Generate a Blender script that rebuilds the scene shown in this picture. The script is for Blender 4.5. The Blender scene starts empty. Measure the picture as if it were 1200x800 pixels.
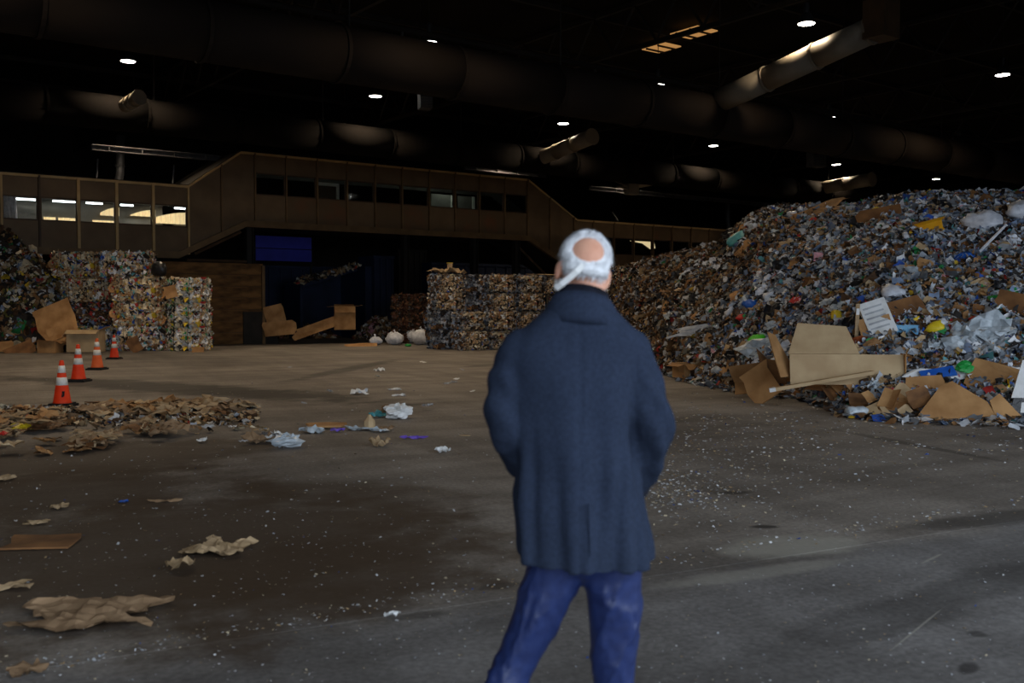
import bpy, math, random
import numpy as np
from mathutils import Vector, Matrix, Euler
random.seed(7)
RNG = np.random.default_rng(7)
SC = bpy.context.scene
COL = SC.collection

# ------------------------------------------------------------------ camera
F = 1167.0; PITCH = math.atan(42 / F); CAMZ = 1.55
cam = bpy.data.cameras.new('camera'); cam_o = bpy.data.objects.new('camera', cam); COL.objects.link(cam_o)
cam.sensor_width = 36; cam.lens = 36 * F / 1200
cam_o.location = (0, 0, CAMZ); cam_o.rotation_euler = (math.pi / 2 - PITCH, 0, 0)
cam.clip_end = 400
cam.dof.use_dof = True; cam.dof.focus_distance = 22; cam.dof.aperture_fstop = 3.2
SC.camera = cam_o

# ------------------------------------------------------------------ world, exposure
world = bpy.data.worlds.new('world'); SC.world = world; world.use_nodes = True
bg = world.node_tree.nodes['Background']
bg.inputs[0].default_value = (0.76, 0.87, 1.0, 1); bg.inputs[1].default_value = 3.3
SC.view_settings.view_transform = 'Standard'; SC.view_settings.look = 'None'
SC.view_settings.gamma = 1; SC.view_settings.use_curve_mapping = False
SC.view_settings.exposure = 0.0
SC.cycles.use_denoising = True
SC.cycles.max_bounces = 6; SC.cycles.diffuse_bounces = 4
LAMP_W = 580.0          # watts of one high bay lamp
LAMP_COL = (1.0, 0.78, 0.53)

# hall axes: u runs along the gallery, v runs from the open door into the hall
UX, UY = 0.799, 0.6013
ANG = math.atan2(UY, UX)
def W(u, v, z=0.0): return Vector((UX * u - UY * v, UY * u + UX * v, z))
def uv(x, y): return (UX * x + UY * y, -UY * x + UX * y)
DOOR_U0, DOOR_U1, DOOR_V, DOOR_Z = -11.0, 18.5, -3.0, 6.5
# the daylight that comes in by the open door: a portal in the opening, it only guides the sky's own light
pl = bpy.data.lights.new('door_portal', 'AREA'); pl.shape = 'RECTANGLE'
pl.size = DOOR_U1 - DOOR_U0; pl.size_y = DOOR_Z; pl.cycles.is_portal = True
po = bpy.data.objects.new('door_portal', pl); COL.objects.link(po)
po.location = W((DOOR_U0 + DOOR_U1) / 2, DOOR_V, DOOR_Z / 2)
_z = -(W(0, 1) - W(0, 0)); _x = W(1, 0) - W(0, 0); _y = _z.cross(_x)
po.rotation_euler = Matrix((_x, _y, _z)).transposed().to_euler()

# ------------------------------------------------------------------ pixel helpers
CP, SP = math.cos(PITCH), math.sin(PITCH)
def at(px, py, D):
    a = (px - 600) / F; b = -(py - 400) / F
    y = CP + b * SP; z = -SP + b * CP
    k = D / y
    return Vector((a * k, D, CAMZ + z * k))
def gp(px, py):
    a = (px - 600) / F; b = -(py - 400) / F
    y = CP + b * SP; z = -SP + b * CP
    k = -CAMZ / z
    return Vector((a * k, y * k, 0))
def px_of(p):
    y = p[1]; z = p[2] - CAMZ
    f = y * CP - z * SP; up = y * SP + z * CP
    return 600 + F * p[0] / f, 400 - F * up / f
def on_v(px, v):          # where the vertical plane v = const meets pixel column px: (u, depth)
    t = (px - 600) / F
    D = v / (UX - UY * t)
    return D * (UX * t + UY), D

# ------------------------------------------------------------------ materials
def srgb(r, g, b):
    f = lambda c: (c / 255 / 12.92) if c / 255 <= 0.04045 else ((c / 255 + 0.055) / 1.055) ** 2.4
    return (f(r), f(g), f(b), 1)
MATS = {}
def mat(name, c1, c2=None, scale=6.0, rough=0.8, metal=0.0, bump=0.0, bscale=None, spec=0.3, coords='Object', stretch=(1, 1, 1), emit=None, estr=0, lo=0.35, hi=0.65):
    m = bpy.data.materials.new(name); m.use_nodes = True; MATS[name] = m
    nt = m.node_tree; N = nt.nodes; L = nt.links; b = N['Principled BSDF']
    b.inputs['Roughness'].default_value = rough; b.inputs['Metallic'].default_value = metal
    b.inputs['Specular IOR Level'].default_value = spec
    tc = N.new('ShaderNodeTexCoord'); mp = N.new('ShaderNodeMapping'); mp.inputs['Scale'].default_value = stretch
    L.new(tc.outputs[coords], mp.inputs[0])
    nz = N.new('ShaderNodeTexNoise'); nz.inputs['Scale'].default_value = scale; nz.inputs['Detail'].default_value = 5
    L.new(mp.outputs[0], nz.inputs['Vector'])
    cr = N.new('ShaderNodeValToRGB'); cr.color_ramp.elements[0].position = lo; cr.color_ramp.elements[1].position = hi
    cr.color_ramp.elements[0].color = c1; cr.color_ramp.elements[1].color = c2 or c1
    L.new(nz.outputs['Fac'], cr.inputs[0]); L.new(cr.outputs[0], b.inputs['Base Color'])
    if bump:
        nb = N.new('ShaderNodeTexNoise'); nb.inputs['Scale'].default_value = bscale or scale * 4; nb.inputs['Detail'].default_value = 4
        L.new(mp.outputs[0], nb.inputs['Vector'])
        bp = N.new('ShaderNodeBump'); bp.inputs['Strength'].default_value = bump; bp.inputs['Distance'].default_value = 0.02
        L.new(nb.outputs['Fac'], bp.inputs['Height']); L.new(bp.outputs[0], b.inputs['Normal'])
    if emit:
        b.inputs['Emission Color'].default_value = emit; b.inputs['Emission Strength'].default_value = estr
    return m
def attr_mat(name, rough=0.7, spec=0.3):
    m = bpy.data.materials.new(name); m.use_nodes = True; MATS[name] = m
    nt = m.node_tree; N = nt.nodes; L = nt.links; b = N['Principled BSDF']
    a = N.new('ShaderNodeAttribute'); a.attribute_name = 'Col'
    nz = N.new('ShaderNodeTexNoise'); nz.inputs['Scale'].default_value = 9
    tc = N.new('ShaderNodeTexCoord'); L.new(tc.outputs['Object'], nz.inputs['Vector'])
    mr = N.new('ShaderNodeMapRange'); mr.inputs[1].default_value = 0.3; mr.inputs[2].default_value = 0.7
    mr.inputs[3].default_value = 0.75; mr.inputs[4].default_value = 1.15; L.new(nz.outputs['Fac'], mr.inputs[0])
    mx = N.new('ShaderNodeVectorMath'); mx.operation = 'SCALE'; L.new(a.outputs['Color'], mx.inputs[0]); L.new(mr.outputs[0], mx.inputs['Scale'])
    L.new(mx.outputs[0], b.inputs['Base Color']); b.inputs['Roughness'].default_value = rough; b.inputs['Specular IOR Level'].default_value = spec
    return m
attr_mat('debris', 0.65, 0.35)
mat('cardboard', srgb(150, 108, 66), srgb(186, 142, 94), 2.5, 0.85, bump=0.15)
mat('cardboard_wet', srgb(92, 62, 38), srgb(140, 98, 60), 3, 0.8, bump=0.2)
mat('cardboard_pale', srgb(176, 148, 112), srgb(200, 174, 136), 2, 0.85, bump=0.15)
mat('paper_white', srgb(205, 205, 202), srgb(232, 232, 232), 5, 0.8, bump=0.1)
mat('paper_grey', srgb(150, 152, 156), srgb(190, 192, 196), 5, 0.8, bump=0.1)
mat('paper_tan', srgb(140, 116, 84), srgb(178, 152, 118), 5, 0.85, bump=0.2)
mat('kraft_paper', srgb(122, 96, 70), srgb(152, 124, 94), 6, 0.85, bump=0.25)
mat('film_white', srgb(196, 200, 210), srgb(232, 234, 242), 8, 0.35, spec=0.5, bump=0.3)
mat('film_clear', srgb(150, 160, 168), srgb(198, 206, 212), 8, 0.3, spec=0.5, bump=0.3)
mat('film_black', srgb(16, 16, 18), srgb(34, 34, 38), 8, 0.35, spec=0.5, bump=0.3)
mat('plastic_blue', srgb(28, 78, 165), srgb(50, 105, 190), 4, 0.4)
mat('plastic_lightblue', srgb(90, 150, 200), srgb(130, 185, 220), 4, 0.4)
mat('plastic_green', srgb(30, 140, 60), srgb(50, 170, 80), 4, 0.4)
mat('plastic_lime', srgb(70, 200, 40), srgb(100, 220, 60), 4, 0.4)
mat('plastic_red', srgb(180, 36, 34), srgb(200, 60, 50), 4, 0.4)
mat('plastic_yellow', srgb(215, 185, 30), srgb(230, 205, 60), 4, 0.4)
mat('plastic_orange', srgb(220, 150, 20), srgb(235, 175, 40), 4, 0.4)
mat('plastic_purple', srgb(96, 70, 170), srgb(126, 98, 196), 4, 0.4)
mat('plastic_teal', srgb(60, 140, 150), srgb(100, 175, 180), 4, 0.4)
mat('rust_cloth', srgb(110, 50, 24), srgb(146, 74, 36), 8, 0.9, bump=0.3)
mat('wood_pale', srgb(150, 124, 92), srgb(176, 150, 116), 3, 0.8, stretch=(1, 8, 8))
mat('cone_orange', srgb(214, 52, 18), srgb(228, 66, 26), 5, 0.5)
mat('cone_faded', srgb(200, 86, 40), srgb(214, 100, 52), 5, 0.6)
mat('cone_white', srgb(215, 210, 200), srgb(232, 228, 220), 20, 0.5)
mat('rubber_black', srgb(20, 19, 18), srgb(34, 32, 30), 10, 0.8)
mat('panel_tan', srgb(98, 77, 53), srgb(112, 90, 64), 1.2, 0.6, bump=0.05)
mat('panel_rust', srgb(112, 72, 46), srgb(98, 77, 53), 1.0, 0.65, lo=0.3, hi=0.5)
mat('post_tan', srgb(176, 142, 92), srgb(190, 158, 108), 2, 0.55)
mat('beam_tan', srgb(100, 76, 48), srgb(118, 92, 60), 2, 0.6)
mat('steel_dark', srgb(28, 25, 22), srgb(42, 37, 33), 2, 0.7, bump=0.05)
mat('steel_brown', srgb(66, 50, 34), srgb(86, 64, 44), 2, 0.6)
mat('steel_grey', srgb(66, 66, 68), srgb(90, 90, 92), 3, 0.5, metal=0.3)
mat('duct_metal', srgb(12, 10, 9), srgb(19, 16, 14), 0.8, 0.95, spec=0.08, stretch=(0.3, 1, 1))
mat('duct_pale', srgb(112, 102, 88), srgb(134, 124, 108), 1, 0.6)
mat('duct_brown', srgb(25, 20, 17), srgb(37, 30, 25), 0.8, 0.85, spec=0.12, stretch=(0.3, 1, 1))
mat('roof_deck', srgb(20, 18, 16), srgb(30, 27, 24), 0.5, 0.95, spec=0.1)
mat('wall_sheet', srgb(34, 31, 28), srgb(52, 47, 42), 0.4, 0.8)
mat('wall_pale', srgb(96, 92, 84), srgb(120, 116, 108), 0.4, 0.9)
mat('push_wall', srgb(72, 50, 28), srgb(122, 88, 50), 1.4, 0.85, bump=0.4, bscale=5, stretch=(1, 1, 3))
mat('blue_paint', srgb(22, 32, 54), srgb(32, 44, 72), 1.2, 0.55, bump=0.05)
mat('blue_tarp', srgb(24, 26, 110), srgb(32, 36, 130), 1.2, 0.5, emit=(0.06, 0.07, 0.5, 1), estr=0.022)  # weak emission put in for daylight coming through the sheet
mat('bollard_yellow', srgb(206, 120, 30), srgb(222, 140, 44), 3, 0.5)
mat('lamp_shell', srgb(60, 60, 62), srgb(78, 78, 80), 3, 0.4, metal=0.6)
mat('lamp_lens', (1, 1, 1, 1), None, 1, 0.5, emit=(1.0, 0.95, 0.86, 1), estr=14)
mat('tube_light', (1, 1, 1, 1), None, 1, 0.5, emit=(0.92, 0.97, 1.0, 1), estr=5)
mat('skylight_sheet', srgb(150, 90, 40), None, 1, 0.5, emit=(1.0, 0.5, 0.16, 1), estr=0.4)
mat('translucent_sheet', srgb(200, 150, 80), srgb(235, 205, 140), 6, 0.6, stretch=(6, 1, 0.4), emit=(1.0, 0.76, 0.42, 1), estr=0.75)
mat('room_grey', srgb(96, 94, 88), srgb(120, 118, 110), 1, 0.7)
mat('frame_pale', srgb(196, 196, 186), srgb(214, 214, 204), 2, 0.6)
mat('skin', srgb(206, 148, 122), srgb(222, 168, 142), 14, 0.5, bump=0.05)
mat('hair_white', srgb(206, 208, 212), srgb(238, 240, 244), 40, 0.7, bump=0.3, bscale=90)
mat('coat_wool', srgb(39, 47, 63), srgb(45, 54, 73), 90, 0.95, bump=0.15, bscale=220, spec=0.1)
mat('scarf_black', srgb(14, 16, 26), srgb(24, 27, 40), 60, 0.95)
mat('trouser_blue', srgb(30, 42, 84), srgb(38, 52, 98), 30, 0.4, bump=0.05, bscale=120, spec=0.5)
mat('shoe_leather', srgb(24, 18, 14), srgb(36, 28, 22), 20, 0.35)
mat('wire', srgb(30, 28, 26), srgb(48, 44, 40), 10, 0.5, metal=0.5)
mat('asphalt_out', srgb(120, 120, 122), srgb(140, 140, 142), 0.5, 0.9)
g = bpy.data.materials.new('window_glass'); g.use_nodes = True; MATS['window_glass'] = g
gb = g.node_tree.nodes['Principled BSDF']; gb.inputs['Roughness'].default_value = 0.03; gb.inputs['IOR'].default_value = 1.45
gb.inputs['Transmission Weight'].default_value = 1.0; gb.inputs['Base Color'].default_value = (0.85, 0.9, 0.9, 1)
_gn = g.node_tree.nodes.new('ShaderNodeTexNoise'); _gn.inputs['Scale'].default_value = 1.3
_gr = g.node_tree.nodes.new('ShaderNodeMapRange'); _gr.inputs[3].default_value = 0.0; _gr.inputs[4].default_value = 0.08
g.node_tree.links.new(_gn.outputs['Fac'], _gr.inputs[0]); g.node_tree.links.new(_gr.outputs[0], gb.inputs['Roughness'])

# ------------------------------------------------------------------ mesh helpers
class MB:
    def __init__(s): s.v = []; s.f = []; s.c = []; s.col = None
    def add(s, vs, fs, M=None):
        o = len(s.v)
        s.v += [tuple(M @ Vector(p)) if M is not None else tuple(p) for p in vs]
        s.f += [tuple(i + o for i in f) for f in fs]
        if s.col is not None: s.c += [s.col] * len(vs)
        return s
    def box(s, c, d, M=None):
        x, y, z = c; a, b, h = d[0] / 2, d[1] / 2, d[2] / 2
        vs = [(x + i * a, y + j * b, z + k * h) for i in (-1, 1) for j in (-1, 1) for k in (-1, 1)]
        return s.add(vs, [(0, 1, 3, 2), (4, 6, 7, 5), (0, 4, 5, 1), (2, 3, 7, 6), (0, 2, 6, 4), (1, 5, 7, 3)], M)
    def prism(s, pts, y0, y1):       # polygon in x,z extruded along y
        n = len(pts)
        vs = [(p[0], y0, p[1]) for p in pts] + [(p[0], y1, p[1]) for p in pts]
        fs = [tuple(range(n)), tuple(range(2 * n - 1, n - 1, -1))] + [(i, i + n, (i + 1) % n + n, (i + 1) % n) for i in range(n)]
        return s.add(vs, fs)
    def loft(s, rings, caps=True):
        n = len(rings[0]); vs = [p for r in rings for p in r]; fs = []
        for k in range(len(rings) - 1):
            for i in range(n):
                j = (i + 1) % n
                fs.append((k * n + i, k * n + j, (k + 1) * n + j, (k + 1) * n + i))
        if caps: fs += [tuple(range(n - 1, -1, -1)), tuple((len(rings) - 1) * n + i for i in range(n))]
        return s.add(vs, fs)
    def lathe(s, prof, n=16, M=None):
        m = MB(); m.loft([[(r * math.cos(2 * math.pi * i / n), r * math.sin(2 * math.pi * i / n), z) for i in range(n)] for r, z in prof])
        return s.add(m.v, m.f, M)
    def tube(s, pts, r, n=8):
        pts = [Vector(p) for p in pts]; rs = r if isinstance(r, (list, tuple)) else [r] * len(pts)
        rings = []; x = None
        for k, p in enumerate(pts):
            t = (pts[min(k + 1, len(pts) - 1)] - pts[max(k - 1, 0)]).normalized()
            if x is None: x = t.cross(Vector((0, 0, 1)) if abs(t.z) < 0.9 else Vector((1, 0, 0))).normalized()
            else: x = (x - t * x.dot(t)).normalized()
            y = x.cross(t).normalized()
            rings.append([p + (x * math.cos(2 * math.pi * i / n) + y * math.sin(2 * math.pi * i / n)) * rs[k] for i in range(n)])
        return s.loft(rings)
    def ell(s, c, r, M=None, nu=16, nv=10):
        c = Vector(c); rings = []
        for k in range(1, nv):
            th = math.pi * k / nv
            rings.append([(c.x + r[0] * math.sin(th) * math.cos(2 * math.pi * i / nu), c.y + r[1] * math.sin(th) * math.sin(2 * math.pi * i / nu), c.z - r[2] * math.cos(th)) for i in range(nu)])
        m = MB(); m.loft(rings); return s.add(m.v, m.f, M)
    def mesh(s, name, m, smooth=False):
        me = bpy.data.meshes.new(name); me.from_pydata([tuple(p) for p in s.v], [], s.f)
        if s.c:
            a = me.color_attributes.new('Col', 'FLOAT_COLOR', 'POINT'); a.data.foreach_set('color', np.array(s.c, dtype=np.float32).ravel())
        me.materials.append(MATS[m] if isinstance(m, str) else m)
        if smooth: me.shade_smooth()
        me.update(); return me
    def build(s, name, m, parent=None, smooth=False):
        return link(name, s.mesh(name, m, smooth), parent)
def link(name, me, parent=None):
    o = bpy.data.objects.new(name, me); COL.objects.link(o); o.parent = parent; return o
def tag(o, label=None, cat=None, group=None, kind=None):
    if label: o['label'] = label
    if cat: o['category'] = cat
    if group: o['group'] = group
    if kind: o['kind'] = kind
    return o
def thing(name, loc, rz, label, cat, group=None):
    o = bpy.data.objects.new(name, None); COL.objects.link(o); o.empty_display_size = 0.2
    o.location = loc; o.rotation_euler = (0, 0, rz); return tag(o, label, cat, group)
def struct(o): o['kind'] = 'structure'; return o
def copy_tree(o, parent=None):
    c = o.copy(); COL.objects.link(c); c.parent = parent
    for ch in list(o.children): copy_tree(ch, c)
    return c
def basis(n, spin=0.0):
    n = Vector(n).normalized(); a = Vector((0, 0, 1)) if abs(n.z) < 0.95 else Vector((0, 1, 0))
    x = a.cross(n).normalized(); y = n.cross(x)
    return Matrix((x, y, n)).transposed() @ Matrix.Rotation(spin, 3, 'Z')
def place(o, p, R=None):
    o.matrix_local = Matrix.Translation(Vector(p)) @ (R.to_4x4() if R is not None else Matrix.Identity(4))
    return o

# flakes: many small crumpled sheets, as arrays
def flakes(P, Nn, size, aspect, col, crumple=0.25, tilt=0.6, rng=RNG, vertical=0.0):
    n = len(P)
    Nn = Nn + rng.normal(0, tilt, (n, 3)); Nn /= np.linalg.norm(Nn, axis=1)[:, None] + 1e-9
    a = rng.normal(0, 1, (n, 3))
    if vertical: a = a * (1 - vertical) + np.array([0, 0, 1.0]) * vertical * 3
    X = np.cross(Nn, a); X /= np.linalg.norm(X, axis=1)[:, None] + 1e-9
    Y = np.cross(Nn, X)
    gx, gy = np.meshgrid([-1, 0, 1], [-1, 0, 1]); gx = gx.ravel(); gy = gy.ravel()
    jx = gx[None, :] + rng.normal(0, 0.22, (n, 9)); jy = gy[None, :] + rng.normal(0, 0.22, (n, 9)); jz = rng.normal(0, crumple, (n, 9))
    hs = (size / 2)[:, None]
    V = P[:, None, :] + X[:, None, :] * (jx * hs)[:, :, None] + Y[:, None, :] * (jy * hs * aspect[:, None])[:, :, None] + Nn[:, None, :] * (jz * hs)[:, :, None]
    q = np.array([(0, 1, 4, 3), (1, 2, 5, 4), (3, 4, 7, 6), (4, 5, 8, 7)])
    Fc = (np.arange(n) * 9)[:, None, None] + q[None]
    C = np.repeat(col, 9, axis=0)
    return V.reshape(-1, 3), Fc.reshape(-1, 4), C
def np_mesh(name, blocks, m, smooth=False):
    V = np.concatenate([b[0] for b in blocks]); off = 0; Fs = []; Cs = []
    for v, f, c in blocks:
        Fs.append(f + off); off += len(v); Cs.append(c if c.shape[1] == 4 else np.concatenate([c, np.ones((len(c), 1))], 1))
    Fq = np.concatenate(Fs); C = np.concatenate(Cs).astype(np.float32)
    me = bpy.data.meshes.new(name)
    me.vertices.add(len(V)); me.vertices.foreach_set('co', V.astype(np.float32).ravel())
    me.loops.add(Fq.size); me.loops.foreach_set('vertex_index', Fq.astype(np.int32).ravel())
    me.polygons.add(len(Fq)); me.polygons.foreach_set('loop_start', (np.arange(len(Fq)) * 4).astype(np.int32))
    a = me.color_attributes.new('Col', 'FLOAT_COLOR', 'POINT'); a.data.foreach_set('color', C.ravel())
    me.materials.append(MATS[m]); me.update(calc_edges=True)
    if smooth: me.shade_smooth()
    return me
def pal(entries, n, rng=RNG):
    w = np.array([e[0] for e in entries], float); w /= w.sum()
    cols = np.array([srgb(*e[1])[:3] for e in entries])
    c = cols[rng.choice(len(entries), n, p=w)] * rng.uniform(0.7, 1.2, (n, 1))
    return np.clip(c, 0, 0.9)
BROWN = (150, 110, 70); TAN = (178, 150, 112); WHITE = (222, 222, 224); PALE = (186, 190, 196); GREY = (128, 134, 142); BLUEGREY = (116, 132, 158)
DARK = (46, 42, 40); DBROWN = (84, 60, 40); RED = (176, 50, 44); BLUE = (44, 84, 168); GREEN = (50, 140, 80); YEL = (214, 180, 50); PINK = (206, 150, 160); CREAM = (206, 190, 160); TEAL = (90, 150, 156)
PAL_MIX = [(9, WHITE), (18, PALE), (24, GREY), (14, BLUEGREY), (13, BROWN), (7, TAN), (12, DARK), (8, DBROWN), (1.2, RED), (2, BLUE), (1.2, GREEN), (0.8, YEL), (1, PINK), (1.5, TEAL)]
PAL_BROWN = [(6, WHITE), (7, PALE), (9, GREY), (20, BROWN), (14, TAN), (22, DARK), (22, DBROWN), (1, RED), (1, BLUE), (0.6, GREEN), (0.6, YEL), (4, CREAM)]
PAL_BALE = [(14, CREAM), (14, TAN), (10, WHITE), (8, PALE), (10, BROWN), (12, DARK), (8, DBROWN), (3, RED), (3, BLUE), (2.5, GREEN), (3, YEL), (2, PINK), (4, TEAL), (8, GREY)]
PAL_PAPER = [(22, TAN), (16, BROWN), (18, CREAM), (8, PALE), (18, DBROWN), (16, DARK), (1, RED), (1, BLUE), (4, WHITE)]
PAL_GREYB = [(22, GREY), (14, DARK), (14, DBROWN), (10, PALE), (8, BROWN), (8, BLUEGREY), (4, WHITE)]

# ------------------------------------------------------------------ the hall
ROOM_U0, ROOM_U1, ROOM_V1, ROOF_Z = -14.0, 78.0, 58.0, 11.6
FANG = math.radians(27.2)            # direction of the slab joint near the door
JOINT_V = 5.24 * math.cos(FANG)
def fuv(x, y): return (math.cos(FANG) * x + math.sin(FANG) * y, -math.sin(FANG) * x + math.cos(FANG) * y)
def room_box(name, u0, u1, v0, v1, z0, z1, m, parent=None):
    o = MB().box(((u0 + u1) / 2, (v0 + v1) / 2, (z0 + z1) / 2), (u1 - u0, v1 - v0, z1 - z0)).build(name, m, parent)
    if parent is None: o.rotation_euler = (0, 0, ANG); struct(o)
    return o

def floor_material(name, base1, base2, ap1, ap2, stains_shade):
    m = bpy.data.materials.new(name); m.use_nodes = True; MATS[name] = m
    nt = m.node_tree; N = nt.nodes; L = nt.links; b = N['Principled BSDF']
    tc = N.new('ShaderNodeTexCoord')
    def noise(scale, detail, stretch=(1, 1, 1), rot=0):
        mp = N.new('ShaderNodeMapping'); mp.inputs['Scale'].default_value = stretch; mp.inputs['Rotation'].default_value = (0, 0, rot)
        L.new(tc.outputs['Object'], mp.inputs[0])
        nz = N.new('ShaderNodeTexNoise'); nz.inputs['Scale'].default_value = scale; nz.inputs['Detail'].default_value = detail; nz.inputs['Roughness'].default_value = 0.62
        L.new(mp.outputs[0], nz.inputs['Vector']); return nz.outputs['Fac']
    def ramp(fac, p0, c0, p1, c1):
        r = N.new('ShaderNodeValToRGB'); r.color_ramp.elements[0].position = p0; r.color_ramp.elements[0].color = c0
        r.color_ramp.elements[1].position = p1; r.color_ramp.elements[1].color = c1; L.new(fac, r.inputs[0]); return r.outputs[0]
    def mix(f, a, c, mode='MIX'):
        x = N.new('ShaderNodeMix'); x.data_type = 'RGBA'; x.blend_type = mode
        if isinstance(f, float): x.inputs[0].default_value = f
        else: L.new(f, x.inputs[0])
        for s_, k in ((a, 6), (c, 7)):
            if isinstance(s_, tuple): x.inputs[k].default_value = s_
            else: L.new(s_, x.inputs[k])
        return x.outputs[2]
    c = ramp(noise(0.35, 6), 0.35, base1, 0.68, base2); ca = ramp(noise(0.5, 6), 0.35, ap1, 0.68, ap2)
    sx = N.new('ShaderNodeSeparateXYZ'); L.new(tc.outputs['Object'], sx.inputs[0])
    wv = N.new('ShaderNodeMath'); wv.operation = 'MULTIPLY_ADD'; L.new(noise(1.3, 6), wv.inputs[0]); wv.inputs[1].default_value = 1.1; L.new(sx.outputs['Y'], wv.inputs[2])
    ms = N.new('ShaderNodeMapRange'); ms.interpolation_type = 'SMOOTHSTEP'; ms.inputs[1].default_value = JOINT_V + 0.2; ms.inputs[2].default_value = JOINT_V + 0.85; L.new(wv.outputs[0], ms.inputs[0])
    c = mix(ms.outputs[0], ca, c)
    k = (0, 0, 0, 1); w = (1, 1, 1, 1)
    c = mix(0.55, c, ramp(noise(1.1, 7, (0.35, 1.6, 1), 0.2), 0.35, (0.45, 0.43, 0.42, 1), 0.6, (1.15, 1.15, 1.15, 1)), 'MULTIPLY')   # tyre streaks
    c = mix(0.4, c, ramp(noise(0.9, 6, (1.8, 0.3, 1), -0.5), 0.38, (0.5, 0.48, 0.46, 1), 0.6, (1.12, 1.12, 1.12, 1)), 'MULTIPLY')
    c = mix(0.55, c, ramp(noise(28, 4), 0.38, (0.6, 0.6, 0.6, 1), 0.62, (1.25, 1.25, 1.25, 1)), 'MULTIPLY')
    wob = noise(1.7, 5)
    for (p, rx, ry, rot, colr, amt) in stains_shade:
        mp = N.new('ShaderNodeMapping'); mp.vector_type = 'TEXTURE'
        mp.inputs['Location'].default_value = (p[0], p[1], 0); mp.inputs['Rotation'].default_value = (0, 0, rot); mp.inputs['Scale'].default_value = (rx, ry, 1)
        L.new(tc.outputs['Object'], mp.inputs[0])
        ln = N.new('ShaderNodeVectorMath'); ln.operation = 'LENGTH'; L.new(mp.outputs[0], ln.inputs[0])
        ad = N.new('ShaderNodeMath'); ad.operation = 'MULTIPLY_ADD'; L.new(wob, ad.inputs[0]); ad.inputs[1].default_value = 1.6; L.new(ln.outputs['Value'], ad.inputs[2])
        mr = N.new('ShaderNodeMapRange'); mr.interpolation_type = 'SMOOTHSTEP'
        mr.inputs[1].default_value = 1.95; mr.inputs[2].default_value = 1.35; mr.inputs[3].default_value = 0; mr.inputs[4].default_value = amt
        L.new(ad.outputs[0], mr.inputs[0])
        c = mix(mr.outputs[0], c, colr)
    L.new(c, b.inputs['Base Color'])
    rr = N.new('ShaderNodeMapRange'); rr.inputs[3].default_value = 0.5; rr.inputs[4].default_value = 0.85; L.new(noise(0.7, 5), rr.inputs[0]); L.new(rr.outputs[0], b.inputs['Roughness'])
    bp = N.new('ShaderNodeBump'); bp.inputs['Strength'].default_value = 0.25; bp.inputs['Distance'].default_value = 0.01
    L.new(noise(14, 6), bp.inputs['Height']); L.new(bp.outputs[0], b.inputs['Normal'])
    b.inputs['Specular IOR Level'].default_value = 0.25
    return m
def st(px0, py0, px1, py1, width, colr, amt):      # an elongated stain or painted shade between two spots of the floor
    a = gp(px0, py0); c = gp(px1, py1); A = Vector(fuv(a.x, a.y)); C = Vector(fuv(c.x, c.y))
    d = C - A; return ((A + C) / 2, max(d.length / 2, 0.05), width, math.atan2(d.y, d.x), colr, amt)
OIL = srgb(34, 31, 29); DUST = srgb(168, 164, 152); DIRT_SHADE = srgb(62, 46, 31)  # last brown: left-floor dirt, with its lack of daylight painted in too
stains_shade = [st(0, 440, 500, 475, 1.0, OIL, 0.75), st(330, 448, 470, 420, 0.35, OIL, 0.6), st(545, 430, 600, 425, 0.3, OIL, 0.4),
          st(850, 650, 1010, 630, 0.28, DUST, 0.55), st(1040, 622, 1260, 596, 0.22, OIL, 0.6), st(835, 578, 890, 576, 0.09, OIL, 0.7),
          st(875, 617, 915, 617, 0.06, OIL, 0.85), st(-120, 760, 430, 570, 1.9, DIRT_SHADE, 0.8), st(-300, 610, 300, 555, 1.5, DIRT_SHADE, 0.75), st(120, 760, 560, 610, 0.9, DIRT_SHADE, 0.7), st(-200, 560, 330, 520, 1.6, DIRT_SHADE, 0.75), st(250, 570, 600, 590, 0.7, DIRT_SHADE, 0.45),
          st(960, 500, 1200, 545, 0.1, OIL, 0.5), st(560, 690, 610, 683, 0.05, OIL, 0.5), st(455, 725, 530, 716, 0.08, OIL, 0.5),
          st(1130, 742, 1160, 744, 0.06, OIL, 0.6), st(800, 800, 1250, 650, 0.22, OIL, 0.4), st(1130, 790, 1140, 775, 0.04, OIL, 0.7), st(1040, 765, 1105, 712, 0.006, DUST, 0.5),
          st(1080, 660, 1105, 648, 0.012, DUST, 0.5), st(760, 690, 1010, 652, 0.12, DUST, 0.35)]
floor_material('floor_main', srgb(114, 107, 100), srgb(146, 138, 129), srgb(104, 101, 99), srgb(130, 127, 125), stains_shade)
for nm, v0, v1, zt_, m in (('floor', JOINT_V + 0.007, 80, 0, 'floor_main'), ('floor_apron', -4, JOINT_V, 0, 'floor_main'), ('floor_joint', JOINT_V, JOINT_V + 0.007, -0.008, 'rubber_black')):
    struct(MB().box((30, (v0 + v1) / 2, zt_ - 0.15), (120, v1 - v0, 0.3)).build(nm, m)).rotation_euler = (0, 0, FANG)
room_box('ground_outside', -80, 120, -90, -3.0, -0.35, -0.31, 'asphalt_out')

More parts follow.
